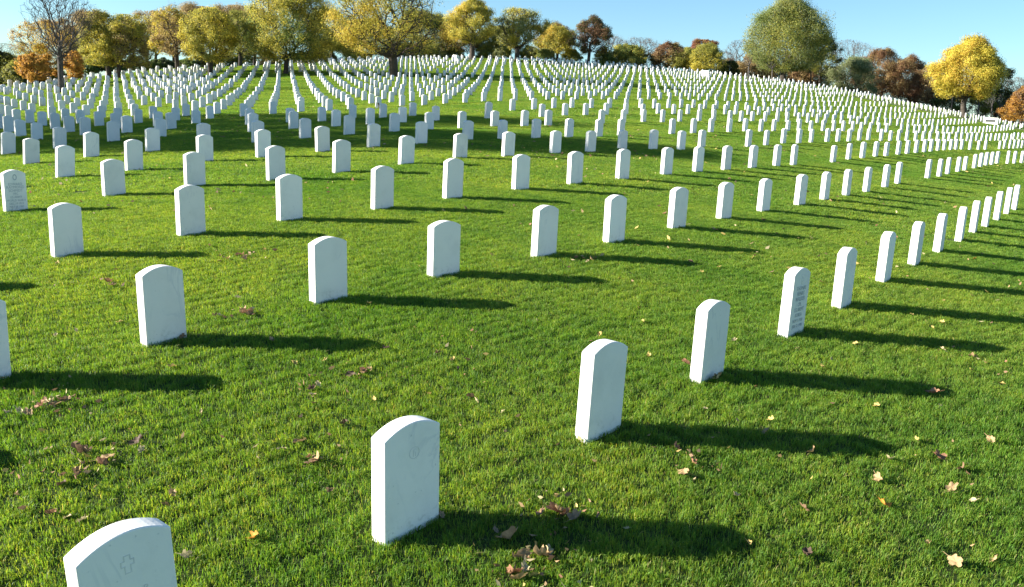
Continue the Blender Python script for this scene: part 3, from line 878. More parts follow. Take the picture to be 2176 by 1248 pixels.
def grow(root, trunk_top, pts, r_tip, lean, r):
    """join crown points into one branching skeleton (shortest links, balanced against path length)"""
    nt_ = 6
    tr = [root + (trunk_top - root) * (i / nt_) + np.array([lean[0], lean[1], 0]) * math.sin(i / nt_ * math.pi) for i in range(nt_ + 1)]
    tr = [np.array(p) for p in tr]
    nodes = np.array(tr + list(pts))
    n = len(nodes)
    parent = np.full(n, -1)
    for i in range(1, nt_ + 1):
        parent[i] = i - 1
    plen = np.zeros(n)
    for i in range(1, nt_ + 1):
        plen[i] = plen[i - 1] + np.linalg.norm(nodes[i] - nodes[i - 1])
    inside = np.zeros(n, bool)
    inside[:nt_ + 1] = True
    best = np.full(n, np.inf)
    bp = np.full(n, -1)

    def relax(k):
        dd = np.linalg.norm(nodes - nodes[k], axis=1)
        down = np.maximum(0, nodes[k, 2] - nodes[:, 2])              # twigs rise: sagging links cost more
        c = dd + 0.45 * plen[k] + 0.8 * down
        m = (~inside) & (c < best)
        best[m] = c[m]
        bp[m] = k
    for k in range(int(nt_ * 0.7), nt_ + 1):
        relax(k)
    for _ in range(n - nt_ - 1):
        c = np.where(inside, np.inf, best)
        k = int(np.argmin(c))
        parent[k] = bp[k]
        plen[k] = plen[bp[k]] + np.linalg.norm(nodes[k] - nodes[bp[k]])
        inside[k] = True
        relax(k)
    # pipe model for the thickness
    order = np.argsort(-plen)
    area = np.zeros(n)
    kids = np.zeros(n, int)
    for k in order:
        if kids[k] == 0:
            area[k] = r_tip ** 2.3
        if parent[k] >= 0:
            area[parent[k]] += area[k]
            kids[parent[k]] += 1
    rad = area ** (1 / 2.3)
    rad = rad * np.where(rad > rad[0] * .5, 1, .75)
    return nodes, parent, rad


def branch_mesh(name, nodes, parent, rad, mat, r_root, nt_=6, sides=5):
    rad = rad * (r_root / rad[0])
    rad = np.maximum(rad, 0.005)
    rad[0] *= 1.45
    rad[1] *= 1.08
    vs, fs, n = [], [], 0
    ang = np.arange(sides) / sides * 2 * np.pi
    for k in range(1, len(nodes)):
        p = parent[k]
        a, b = nodes[p], nodes[k]
        d = b - a
        L = np.linalg.norm(d)
        if L < 1e-4:
            continue
        d = d / L
        s = np.cross(d, [0.3, 0.9, 0.2])
        s /= np.linalg.norm(s)
        q = np.cross(d, s)
        ring = np.cos(ang)[:, None] * s + np.sin(ang)[:, None] * q
        ra = rad[p] if p < nt_ and k <= nt_ else min(rad[p], rad[k] * 1.35)
        mid = (a + b) / 2 + s * L * random.uniform(-.06, .06) + q * L * random.uniform(-.06, .06)
        a2 = a - d * ra * 0.5
        if k <= nt_:
            vs.append(np.concatenate([a + ring * ra, b + ring * rad[k]]))
            m = 1
        else:
            vs.append(np.concatenate([a2 + ring * ra, mid + ring * (ra + rad[k]) / 2, b + ring * rad[k]]))
            m = 2
        for j in range(m):
            for i in range(sides):
                i2 = (i + 1) % sides
                fs.append((n + j * sides + i, n + j * sides + i2, n + (j + 1) * sides + i2, n + (j + 1) * sides + i))
        n += (m + 1) * sides
    return mesh_np(name, np.concatenate(vs), np.array(fs), [mat], smooth=True)


def leaf_mesh(name, P, size, pal, r, clump_tint, out=None):
    n = len(P)
    nr = r.normal(0, 0.75, (n, 3)) + (0 if out is None else out)      # leaves face roughly outwards from their clump
    a = np.cross(nr, r.normal(0, 1, (n, 3)))
    a /= np.linalg.norm(a, axis=1)[:, None]
    b = np.cross(a, nr)
    b /= np.linalg.norm(b, axis=1)[:, None]
    s = size * r.uniform(0.6, 1.35, n)[:, None]
    q = np.stack([P - a * s * .62, P + b * s * .34 - a * s * .05, P + a * s * .62, P - b * s * .34 + a * s * .05], 1)
    f = np.arange(n * 4).reshape(n, 4)
    pal = np.array(pal)
    c = pal[clump_tint] * r.uniform(0.84, 1.18, (n, 1))
    return mesh_np(name, q.reshape(-1, 3), f, [M_LEAF], c)


LEAF_N, LEAF_S = 7.5, 0.56


def tree(name, label, base, top_z, cx, crown_bottom, half_w, shape='round', pal=('olive',), nleaf=5000, npts=170, leaf=0.17, r_root=0.25, depth_w=None,
         lean=(0, 0), bark=None, seed=0, cat='tree', group='autumn trees round the cemetery', clumps=46, fill=0.30, fork=0.25, r_tip=0.012, zones=None, tip_fade=0.0, tight=0):
    """base: Vector on the ground; crown spans crown_bottom..top_z (world z) about cx (world x), half width half_w"""
    r = np.random.default_rng(seed + 100)
    nleaf, leaf = int(nleaf * LEAF_N), leaf * LEAF_S
    base = np.array(base)
    o = empty(name, base)
    tag(o, label, cat, group)
    H = top_z - crown_bottom
    dw = depth_w or half_w
    c0 = np.array([cx - base[0], 0.0, crown_bottom - base[2]])

    def sample(n, lo=0.0):
        t = r.beta(1.25, 1.15, n)
        rr = profile(shape, t)
        a = r.uniform(0, 2 * np.pi, n)
        q = np.sqrt(r.uniform(lo, 1, n))
        wob = np.full(n, 1.0) + 0.06 * np.sin(4 * a + 6 * t) + 0.05 * np.sin(9 * a + 13 * t) + np.minimum(np.abs(r.normal(0, .04, n)), .1) if tight else 1 + 0.17 * np.sin(3 * a + seed) * np.cos(5 * t + seed) + 0.10 * np.sin(7 * a + 2 * seed + 9 * t) + np.minimum(np.abs(r.normal(0, .05, n)), .12)
        return np.stack([c0[0] + half_w * rr * q * wob * np.cos(a), dw * rr * q * wob * np.sin(a), c0[2] + H * t], 1)
    pts = sample(int(npts * 1.3), 0.05)
    trunk_top = np.array([c0[0] * 0.35, 0, max(0.8, c0[2] + H * fork)])
    nodes, par, rad = grow(np.array([0, 0, -0.15]), trunk_top, pts, r_tip, lean, r)
    obj('trunk', branch_mesh('trunk', nodes, par, rad, bark or M_BARK, r_root), o)
    if nleaf:
        # foliage hangs in clumps of uneven size spread over the crown's volume, denser towards its outside
        clumps = int(clumps * 1.5)
        cc = sample(clumps, 0.25) * np.array([1.06, 1.06, 1.0])
        cs = r.uniform(0.45, 1.35, clumps) * (half_w * 0.15 + H * 0.045)
        wgt = cs ** 2
        k = r.choice(clumps, nleaf, p=wgt / wgt.sum())
        dirs = r.normal(0, 1, (nleaf, 3))
        dirs /= np.linalg.norm(dirs, axis=1)[:, None]
        rad_ = np.minimum(np.abs(r.normal(0.55, 0.3, nleaf)), r.uniform(.85, 1.1, nleaf))
        P = cc[k] + dirs * (cs[k] * rad_)[:, None] * np.array([1.1, 1.1, 0.85])
        nf = int(nleaf * fill)
        P[:nf] = sample(nf, 0.1)
        cen = np.array([c0[0], 0, c0[2] + H * .45])
        OUT = dirs + 0.8 * (P - cen) / half_w
        P = np.column_stack([P, OUT])
        P = P[P[:, 2] > 0.25]
        if tip_fade:                                                 # bare twig ends at the top
            t = (P[:, 2] - c0[2]) / H
            P = P[r.uniform(0, 1, len(P)) > np.clip((t - 0.55) * 2.2 * tip_fade, 0, 0.95)]
        if zones:                                                    # thin one side of the crown
            sx = (P[:, 0] - c0[0]) / half_w
            keep = np.interp(sx, [-1, 0, 1], zones)
            P = P[r.uniform(0, 1, len(P)) < keep]
        if isinstance(pal, str):
            pal = (pal,)
        cols, own = [], []
        for p_ in pal:
            own.append((len(cols), len(cols) + len(PAL[p_])))
            cols += PAL[p_]
        # neighbouring leaves share a hue: pick palette by a smooth field over the crown
        fld = np.sin(P[:, 0] * 1.1 + seed) + np.sin(P[:, 1] * 1.3 + 2 * seed) + np.sin(P[:, 2] * 0.9 + 3 * seed) + r.normal(0, 0.7, len(P))
        pi = np.clip(((fld + 2.2) / 4.4 * len(pal)).astype(int), 0, len(pal) - 1)
        own = np.array(own)
        ti = (own[pi, 0] + r.uniform(0, 1, len(P)) * (own[pi, 1] - own[pi, 0])).astype(int)
        obj('crown', leaf_mesh('crown', P[:, :3], leaf, cols, r, ti, P[:, 3:]), o)
    return o


def T(name, label, bx, by, top, left, right, cbot, depth=None, **k):
    """place a tree whose trunk stands at picture point bx,by and whose crown fills left..right, top..cbot there"""
    g = ground_at(bx, by) if depth is None else None
    if g is None:
        d = depth or 122
        p = at(bx, by, d)
        g = Vector((p.x, d, gz(p.x, d)))
    D = g.y
    pt, pb = at((left + right) / 2, top, D), at((left + right) / 2, cbot, D)
    hw = (at(right, (top + cbot) / 2, D).x - at(left, (top + cbot) / 2, D).x) / 2 * 0.88
    cb = max(pb.z, g.z + 0.15)
    return tree(name, label, g, pt.z, pb.x * 0.4 + pt.x * 0.6, cb, hw, **k)


G_FIELD = 'trees standing among the headstones'
T('bare_tree', 'tall leafless grey tree among the headstones at the far left', 130, 197, -24, 50, 208, 140, shape='fan', nleaf=0, npts=3000, r_root=0.20, bark=M_TWIG, seed=1, fork=0.35, r_tip=0.004, group=G_FIELD)
T('orange_tree', 'small bright orange tree left of the leafless grey tree', 78, 184, 116, 30, 116, 171, shape='round', pal=('orange',), nleaf=2600, npts=90, leaf=0.20, r_root=0.13, seed=2, clumps=15, fill=.1, group=G_FIELD)
T('orange_tree', 'little orange and yellow tree right behind the leafless tree trunk', 154, 177, 108, 134, 180, 166, shape='round', pal=('orange', 'yellow'), nleaf=1300, npts=60, leaf=0.18, r_root=0.10, seed=3, clumps=16, group=G_FIELD)
T('tan_tree', 'broad dull orange and tan tree behind the small bright orange one', 100, 172, 46, 30, 178, 150, depth=96, shape='round', pal=('gold', 'orange', 'tan', 'olive'), nleaf=6500, npts=260, r_root=0.22, seed=4, tip_fade=.5)
T('yellow_tree', 'olive yellow tree on the left of the pair with close-set trunks', 232, 166, 26, 164, 262, 140, shape='broad', pal=('yellow', 'olive', 'tan'), nleaf=5600, npts=260, r_root=0.2, seed=5, tip_fade=.5, group=G_FIELD)
T('yellow_tree', 'olive yellow tree on the right of the pair with close-set trunks', 250, 166, 30, 222, 312, 140, shape='broad', pal=('olive', 'yellow', 'tan'), nleaf=5000, npts=240, r_root=0.2, seed=6, tip_fade=.5, group=G_FIELD)
T('thin_tree', 'slender sparse olive tree between the close-set pair and the orange-yellow tree', 312, 150, 34, 274, 352, 125, shape='vase', pal=('olive', 'yellow'), nleaf=2300, npts=260, r_root=0.15, seed=7, tip_fade=.8, group=G_FIELD)
T('gold_tree', 'orange-yellow tree with a dark straight trunk on the left part of the crest', 377, 153, 20, 322, 418, 118, shape='broad', pal=('gold', 'yellow', 'tan'), nleaf=3800, npts=260, r_root=0.22, seed=8, tip_fade=.5, group=G_FIELD)
T('forked_tree', 'yellow olive tree whose trunk forks low into spreading limbs', 447, 159, 18, 384, 506, 128, shape='broad', pal=('yellow', 'olive', 'yellow'), nleaf=6200, npts=300, r_root=0.27, seed=9, fork=0.12, group=G_FIELD)
T('olive_tree', 'dark olive tree just right of the low-forking tree', 510, 146, 24, 468, 560, 120, shape='broad', pal=('olive', 'green'), nleaf=3600, npts=220, r_root=0.26, seed=10, depth=104)
T('olive_tree', 'dark olive tree just left of the big yellow-green tree', 540, 142, 20, 500, 590, 118, shape='broad', pal=('olive', 'tan'), nleaf=3000, npts=220, r_root=0.22, seed=11, depth=110)
T('big_yellow_tree', 'big yellow-green tree with straight trunk, crown reaching the top of the photo', 607, 157, -26, 518, 708, 132, shape='broad', pal=('yellow', 'olive', 'yellow', 'green'), nleaf=12500, npts=420, leaf=0.17, r_root=0.24, seed=12, clumps=80, fork=0.18, group=G_FIELD)
T('spreading_tree', 'largest spreading tree with thick forked trunk, yellow left half and thinner right', 838, 163, -60, 694, 948, 118, shape='broad', pal=('yellow', 'gold', 'yellow', 'olive'), nleaf=13000, npts=720, leaf=0.16, r_root=0.42, seed=13, clumps=90, fork=0.10, zones=(1.0, .5, .2), group=G_FIELD)
T('gold_tree', 'narrow orange-yellow tree with tall dark trunk on the middle of the crest', 1003, 131, -2, 948, 1060, 88, shape='egg', pal=('gold', 'yellow', 'olive'), nleaf=5600, npts=240, leaf=0.19, r_root=0.36, seed=14, depth=116)
T('multi_stem_tree', 'grey olive tree with several leaning stems right of the middle crest', 1098, 131, 18, 1048, 1158, 100, shape='round', pal=('olive', 'silver', 'yellow'), nleaf=5600, npts=320, leaf=0.19, r_root=0.34, seed=15, depth=119, fork=0.02, tip_fade=.5)
T('yellow_tree', 'low yellow tree between the multi-stemmed tree and the dark brown one', 1184, 135, 56, 1136, 1230, 118, depth=126, shape='dome', pal=('yellow', 'olive', 'gold'), nleaf=4200, npts=150, leaf=0.20, r_root=0.2, seed=16)
T('brown_tree', 'dark red-brown tree with clumpy crown standing on the crest', 1250, 136, 38, 1210, 1308, 112, depth=121, shape='egg', pal=('rust', 'dark', 'rust', 'olive'), nleaf=5200, npts=170, leaf=0.20, r_root=0.22, seed=17, clumps=34, fill=.15)
T('olive_bush_tree', 'low olive tree just right of the dark red-brown tree', 1335, 145, 96, 1288, 1386, 142, depth=128, shape='dome', pal=('olive', 'green', 'yellow'), nleaf=4200, npts=120, leaf=0.21, r_root=0.16, seed=18)
T('rust_tree', 'low red-brown tree between two olive ones on the right of the crest', 1420, 150, 92, 1378, 1464, 146, depth=128, shape='dome', pal=('rust', 'tan', 'olive'), nleaf=4200, npts=120, leaf=0.21, r_root=0.16, seed=19)
T('yellow_olive_tree', 'rounded yellow-olive tree with a reddish tree behind its top', 1502, 158, 97, 1456, 1548, 152, depth=126, shape='dome', pal=('yellow', 'olive', 'olive'), nleaf=4600, npts=120, leaf=0.21, r_root=0.16, seed=20)
T('red_tree', 'reddish tree top showing above the rounded yellow-olive tree', 1496, 152, 84, 1462, 1526, 130, depth=142, shape='round', pal=('red', 'rust', 'orange'), nleaf=2600, npts=110, leaf=0.22, r_root=0.16, seed=21)
T('egg_tree', 'large egg-shaped grey-green tree on the right part of the crest', 1663, 176, -4, 1580, 1772, 152, shape='egg', pal=('green', 'silver', 'olive', 'green', 'olive'), nleaf=19000, npts=420, leaf=0.20, r_root=0.42, seed=22, clumps=150, fork=0.12, depth=117, fill=.5, tight=1)
T('lone_yellow_tree', 'lone yellow tree with leaning trunk among headstones at the right', 2050, 250, 78, 1986, 2138, 205, shape='tear', pal=('yellow', 'gold', 'yellow'), nleaf=13000, npts=300, leaf=0.19, r_root=0.28, seed=23, clumps=80, fill=.42, tight=1, lean=(-0.25, 0), fork=0.12, group=G_FIELD)

# woodland edge beyond the crest
WOOD = 'woodland edge behind the crest'
BACK = [
    ('bare_wood_tree', 'hazy leafless tree right beside the thin grey saplings', 1572, 165, 84, 1538, 1612, 150, 134, 'grey', 700, 420, 'round'),
    ('bare_wood_tree', 'pale leafless tree top right of the large egg-shaped tree', 1800, 195, 84, 1752, 1852, 180, 140, 'grey', 1500, 520, 'round'),
    ('pale_bush', 'pale grey-green rounded bush right of the large egg-shaped tree', 1818, 206, 122, 1766, 1868, 200, 124, 'silver', 4200, 160, 'dome'),
    ('rust_tree', 'dark rust-brown oak standing third from the lone yellow tree', 1874, 212, 106, 1826, 1926, 200, 134, 'rust', 4600, 200, 'dome'),
    ('rust_tree', 'dark rust-brown oak second from the lone yellow tree', 1932, 222, 122, 1884, 1976, 212, 132, 'rust', 4400, 200, 'dome'),
    ('rust_tree', 'dark rust-brown oak next to the lone yellow tree on its left', 1978, 232, 136, 1936, 2028, 226, 128, 'rust', 3800, 180, 'dome'),
    ('dark_tree', 'dark olive tree tucked behind the right flank of the egg-shaped tree', 1742, 185, 74, 1706, 1782, 170, 128, 'dark', 3400, 160, 'egg'),
    ('dark_tree', 'dark green tree behind the right flank of the lone yellow tree', 2118, 252, 128, 2078, 2152, 240, 118, 'dark', 3600, 160, 'egg'),
    ('bare_wood_tree', 'leafless brown tree in front of the sky at the right edge', 2146, 262, 164, 2112, 2196, 240, 122, 'grey', 900, 420, 'round'),
    ('orange_brown_tree', 'orange-brown tree cut off by the right edge of the photo', 2168, 268, 184, 2138, 2214, 258, 104, 'orangebrown', 3600, 130, 'dome'),
    ('dark_tree', 'dark green tree mass at the left edge, lower half', 8, 190, 110, -44, 44, 182, 98, 'dark', 5200, 160, 'dome'),
    ('bare_wood_tree', 'bluish leafless tree top at the left edge above the dark green trees', 12, 180, 92, -40, 60, 160, 118, 'grey', 600, 420, 'round'),
    ('dark_tree', 'dark green tree between the left edge and the small bright orange tree', 40, 186, 126, 14, 78, 180, 96, 'dark', 3200, 120, 'dome'),
    ('olive_wood_tree', 'brown olive tree filling the gap left of the close-set pair', 196, 160, 26, 148, 246, 120, 120, 'tan', 3000, 320, 'round'),
    ('olive_wood_tree', 'thin brown tree top above the slender sparse olive tree', 330, 150, 24, 284, 386, 110, 126, 'tan', 2200, 340, 'round'),
    ('bare_wood_tree', 'leafless tree top above the orange-yellow tree at the left', 368, 140, 10, 330, 412, 90, 128, 'grey', 500, 480, 'vase'),
    ('olive_wood_tree', 'brown tree top behind the low-forking tree', 430, 140, 14, 380, 486, 100, 126, 'tan', 2600, 320, 'round'),
    ('olive_wood_tree', 'dull brown tree behind the gap left of the big yellow-green tree', 506, 135, 12, 452, 566, 96, 128, 'tan', 2600, 300, 'round'),
    ('olive_wood_tree', 'olive tree in the gap between the two biggest yellow trees', 706, 135, 22, 656, 748, 108, 122, 'olive', 3000, 240, 'round'),
    ('olive_wood_tree', 'dark olive tree behind the largest spreading tree trunk', 790, 132, 40, 716, 850, 118, 128, 'olive', 4200, 220, 'dome'),
    ('olive_wood_tree', 'dark olive tree behind the bare right half of the largest tree', 902, 132, 26, 836, 962, 116, 128, 'olivedark', 5200, 260, 'dome'),
    ('rust_tree', 'brown tree behind the narrow orange-yellow tree on the middle crest', 962, 130, 44, 920, 1012, 112, 126, 'rustolive', 3400, 180, 'dome'),
    ('olive_wood_tree', 'olive tree between the narrow orange-yellow and the multi-stemmed tree', 1052, 132, 56, 1018, 1092, 112, 130, 'olive', 2600, 160, 'dome'),
    ('tan_tree', 'brown tree top behind the low yellow tree', 1176, 132, 50, 1130, 1222, 110, 140, 'tanrust', 3200, 220, 'round'),
    ('bare_wood_tree', 'leafless tree top right of the dark red-brown tree', 1300, 140, 78, 1278, 1330, 122, 140, 'grey', 400, 320, 'round'),
    ('bare_wood_tree', 'pale leafless tree top behind the low olive tree', 1362, 142, 80, 1316, 1410, 126, 144, 'grey', 700, 460, 'round'),
    ('olive_wood_tree', 'dull olive tree between the red-brown and the yellow-olive tree', 1462, 152, 104, 1438, 1488, 146, 136, 'olive', 1800, 120, 'dome'),
    ('brown_bush', 'brown bushy tree under the left flank of the egg-shaped tree', 1612, 172, 118, 1570, 1650, 165, 130, 'tan', 2600, 200, 'dome'),
    ('rust_bush', 'rust-brown bush right of the egg-shaped tree trunk', 1702, 185, 148, 1674, 1732, 180, 126, 'rust', 1500, 90, 'dome'),
]
PALX = {'orangebrown': ('orange', 'rust', 'tan'), 'olivedark': ('olive', 'dark', 'olive'), 'rustolive': ('rust', 'olive', 'gold'), 'tanrust': ('tan', 'rust', 'olive'), 'rust': ('rust', 'tan', 'rust'), 'dark': ('dark', 'olive')}
for i, (nm, lab, bx, by, top, l_, r_, cb, D, pal, nl, npt, shp) in enumerate(BACK):
    if nm.startswith('olive_wood'):
        nl, l_, r_ = int(nl * 2.2), l_ - 18, r_ + 18
    elif nm.split('_')[0] in ('rust', 'dark', 'brown', 'bare', 'pale'):
        nl, l_, r_ = int(nl * 1.3), l_ - 9, r_ + 9
    T(nm, lab, bx, by, top, l_, r_, cb, depth=D, shape=shp, pal=PALX.get(pal, (pal,)), nleaf=nl, npts=npt, leaf=0.12 if pal == 'grey' else 0.21, r_root=0.2, seed=200 + i * 7, clumps=30,
      bark=M_TWIG if pal == 'grey' else M_BARK, group=WOOD, cat='bush' if 'bush' in nm else 'tree', r_tip=0.011)
UNDER = [(436, 146, 118, 44, 122), (476, 144, 112, 44, 124), (522, 142, 110, 48, 124), (572, 142, 112, 48, 124), (690, 142, 108, 50, 124), (862, 136, 100, 50, 124), (896, 136, 98, 44, 126), (182, 158, 126, 52, 104), (112, 176, 148, 56, 98), (236, 154, 126, 60, 106), (290, 150, 124, 56, 110), (346, 147, 126, 50, 112), (398, 144, 126, 44, 116), (926, 134, 96, 46, 124), (966, 134, 98, 40, 126), (1034, 134, 94, 42, 126),
         (1066, 135, 100, 38, 124), (1126, 136, 98, 44, 126), (1160, 138, 104, 36, 122), (1216, 140, 108, 40, 126), (1284, 144, 110, 42, 126), (640, 142, 112, 60, 124), (760, 138, 108, 60, 122), (1552, 166, 130, 40, 128), (2010, 240, 176, 48, 118)]
UL = ['%s bush behind the crest %s' % ('pale olive' if n_ < 5 else 'dark green', s) for n_, s in enumerate((
    'left of the low-forking trunk, paler', 'right of the low-forking trunk', 'below the dark olive crowns', 'left of the big yellow-green trunk', 'midway between the two biggest trunks', 'just right of the thick forked trunk',
    'second right of the thick forked trunk',
    'right of the leafless grey tree', 'between the two small orange trees', 'behind the close-set pair of trunks', 'left of the slender sparse tree', 'right of the slender sparse tree', 'left of the low-forking trunk',
    'right of the largest tree, beside the pale block', 'just left of the tall dark trunk', 'just right of the tall dark trunk', 'left of the multi-stemmed tree', 'just right of the multi-stemmed tree',
    'under the low yellow tree', 'left of the dark red-brown trunk', 'right of the dark red-brown trunk', 'right of the big yellow-green trunk', 'left of the largest trunk', 'left of the egg-shaped tree', 'left of the leaning trunk'))]
for i, (bx, by, top, wd, D) in enumerate(UNDER):
    T('evergreen_bush', UL[i], bx, by, top, bx - wd * .62, bx + wd * .62, by - 2, depth=D, shape='dome', pal=('silver', 'tan', 'olive') if i < 5 else ('dark', 'green') if i < 13 or i > 22 else ('green', 'olive', 'silver'), nleaf=2200, npts=60, leaf=0.2,
      r_root=0.08, seed=400 + i * 5, clumps=22, group='bushes behind the crest', cat='bush', r_tip=0.01)
THICK = [(1548, 166, 126, 50, 136), (1600, 172, 128, 54, 136), (1650, 178, 136, 54, 136), (1712, 188, 140, 60, 138), (1770, 198, 146, 56, 138), (1836, 208, 150, 60, 140), (1900, 218, 158, 60, 138), (1958, 228, 166, 56, 136),
         (2014, 240, 172, 56, 130), (2066, 250, 182, 52, 128), (2110, 258, 192, 50, 128), (2152, 266, 206, 50, 124)]
TL = ['tangled brown thicket %s' % s for s in ('below the hazy leafless tree', 'left of the egg-shaped tree', 'behind the egg-shaped tree trunk', 'under the right flank of the egg-shaped tree', 'left of the pale rounded bush', 'behind the pale rounded bush',
                                                'under the oak third from the lone yellow tree', 'under the oak second from the lone yellow tree', 'left of the leaning yellow tree', 'right of the leaning trunk', 'behind the framed panel', 'at the right edge behind the outer headstones')]
for i, (bx, by, top, wd, D) in enumerate(THICK):
    T('thicket', TL[i], bx, by, top, bx - wd * .75, bx + wd * .75, by + 4, depth=D, shape='dome', pal=('tan', 'rust', 'dark') if i % 2 else ('grey', 'tan', 'dark'), nleaf=2400, npts=160, leaf=0.17,
      r_root=0.07, seed=600 + i * 5, clumps=26, group='thickets behind the crest', cat='thicket', r_tip=0.012, bark=M_TWIG)
SAP = [(2022, 236, 190), (2078, 250, 192), (2092, 254, 200), (2106, 258, 196), (2128, 262, 204), (2140, 264, 206), (1590, 168, 118), (1640, 174, 130), (1722, 184, 130)]
SL = ['thin bare sapling %s' % s for s in ('just left of the leaning trunk', 'first right of the leaning trunk', 'second right of the leaning trunk', 'third right of the leaning trunk, above the framed panel',
                                           'just right of the framed panel', 'second right of the framed panel', 'left of the egg-shaped tree', 'under the left side of the egg-shaped crown', 'under the right side of the egg-shaped crown')]
for i, (bx, by, top) in enumerate(SAP):
    T('bare_sapling', SL[i], bx, by, top, bx - 14, bx + 14, by - 28, depth=112 + (i % 3) * 3, shape='vase', nleaf=0, npts=90, r_root=0.09, bark=M_TWIG, seed=500 + i, group='bare saplings', cat='sapling', r_tip=0.012)

# two trees beyond the left edge: only their long shadow over the middle rows shows
for nm, lab, x, y, hw, top, cb, sd in (('shade_tree', 'tree beyond the left edge, seen only by the nearer part of its shadow', -28.5, 21.8, 3.6, 13.2, 3.2, 31),
                                       ('shade_tree', 'tree beyond the left edge, seen only by the farther part of its shadow', -33.0, 30.0, 5.2, 13.4, 3.0, 32)):
    z = gz(x, y)
    tree(nm, lab, Vector((x, y, z)), z + top, x, z + cb, hw, shape='round', pal=('olive', 'yellow'), nleaf=7000, npts=260, leaf=0.26, r_root=0.3, seed=sd, clumps=60, fill=.4)
# ------------------------------------------------------------------ small things on the lawn
def block(name, label, px, py, wpx, hpx, cat, D=None):
    g = ground_at(px, py)
    if g is None:
        p = at(px, py, D)
        g = Vector((p.x, D, gz(p.x, D)))
    k = g.y / F_PX
    bm = bmesh.new()
    bmesh.ops.create_cube(bm, size=1)
    bmesh.ops.scale(bm, vec=(wpx * k, 0.5, hpx * k + 0.1), verts=bm.verts)
    bmesh.ops.translate(bm, vec=(0, 0, (hpx * k - 0.1) / 2), verts=bm.verts)
    top = [f for f in bm.faces if f.normal.z > .9]
    r_ = bmesh.ops.inset_region(bm, faces=top, thickness=0.06)
    bmesh.ops.translate(bm, vec=(0, 0, 0.05), verts=list({v for f in top for v in f.verts}))
    bmesh.ops.bevel(bm, geom=bm.edges[:], offset=0.015, segments=2, affect='EDGES')
    me = bpy.data.meshes.new(name)
    bm.to_mesh(me)
    bm.free()
    me.materials.append(M_STONEBLOCK)
    o = obj(name, me, None, g)
    o.rotation_euler = (0, 0, R(-38))
    tag(o, label, cat, 'pale stone blocks on the crest')


block('stone_marker', 'small pale stone block on the crest left of the tall dark trunk', 968, 129, 12, 10, 'marker', 116)
block('stone_marker', 'wide pale stone block on the crest below the rounded yellow-olive tree', 1498, 163, 18, 11, 'marker', 114)


def framed_panel():
    g = ground_at(2104, 264)
    k = g.y / F_PX
    w_, h_ = 27 * k, 13 * k
    o = empty('framed_panel', g, R(-36))
    tag(o, 'low white framed panel standing beside the outer line of headstones at right', 'sign')
    bm = bmesh.new()
    t_ = 4.0 * k

    def bx(x0, x1, y0, y1, z0, z1):
        v = [bm.verts.new((x, y, z)) for x in (x0, x1) for y in (y0, y1) for z in (z0, z1)]
        for f in ((0, 1, 3, 2), (4, 6, 7, 5), (0, 4, 5, 1), (2, 3, 7, 6), (0, 2, 6, 4), (1, 5, 7, 3)):
            bm.faces.new([v[i] for i in f])
    bx(-w_ / 2, w_ / 2, -.08, .08, h_ - t_, h_)
    bx(-w_ / 2, w_ / 2, -.08, .08, -0.05, t_)
    bx(-w_ / 2, -w_ / 2 + t_, -.078, .078, t_, h_ - t_)
    bx(w_ / 2 - t_, w_ / 2, -.078, .078, t_, h_ - t_)
    me = bpy.data.meshes.new('frame')
    bm.to_mesh(me)
    bm.free()
    me.materials.append(M_STONEBLOCK)
    obj('frame', me, o)
    bm = bmesh.new()
    bx(-w_ / 2 + t_ + .003, w_ / 2 - t_ - .003, -.03, .03, t_ + .003, h_ - t_ - .003)
    me = bpy.data.meshes.new('panel')
    bm.to_mesh(me)
    bm.free()
    me.materials.append(M_PANEL)
    obj('panel', me, o)


framed_panel()


def tipped_stone():
    """the small white wedge and dark slab leaning together beside the shaded stones"""
    g = ground_at(800, 231)
    o = empty('leaning_flag', g, 0)
    tag(o, 'tiny white pennant leaning on a dark stick behind the shaded headstones', 'flag')
    k = g.y / F_PX
    hh = 13 * k
    bm = bmesh.new()
    pts = [(-2.2 * k, 0.0), (3.0 * k, 0.0), (1.0 * k, hh), (-1.6 * k, hh)]
    for y in (-.02, .02):
        bm.faces.new([bm.verts.new((x, y + .02 * math.sin(z * 9), z)) for x, z in (pts if y < 0 else pts[::-1])])
    me = bpy.data.meshes.new('cloth')
    bm.to_mesh(me)
    bm.free()
    me.materials.append(M_STONEBLOCK)
    obj('cloth', me, o)
    bm = bmesh.new()
    bmesh.ops.create_cone(bm, cap_ends=True, segments=8, radius1=0.05, radius2=0.035, depth=hh)
    bmesh.ops.rotate(bm, cent=(0, 0, 0), matrix=Matrix.Rotation(R(-22), 3, 'Y'), verts=bm.verts)
    bmesh.ops.translate(bm, vec=(5.0 * k, 0.05, hh * .45), verts=bm.verts)
    me = bpy.data.meshes.new('stick')
    bm.to_mesh(me)
    bm.free()
    me.materials.append(M_BARK)
    obj('stick', me, o)


tipped_stone()

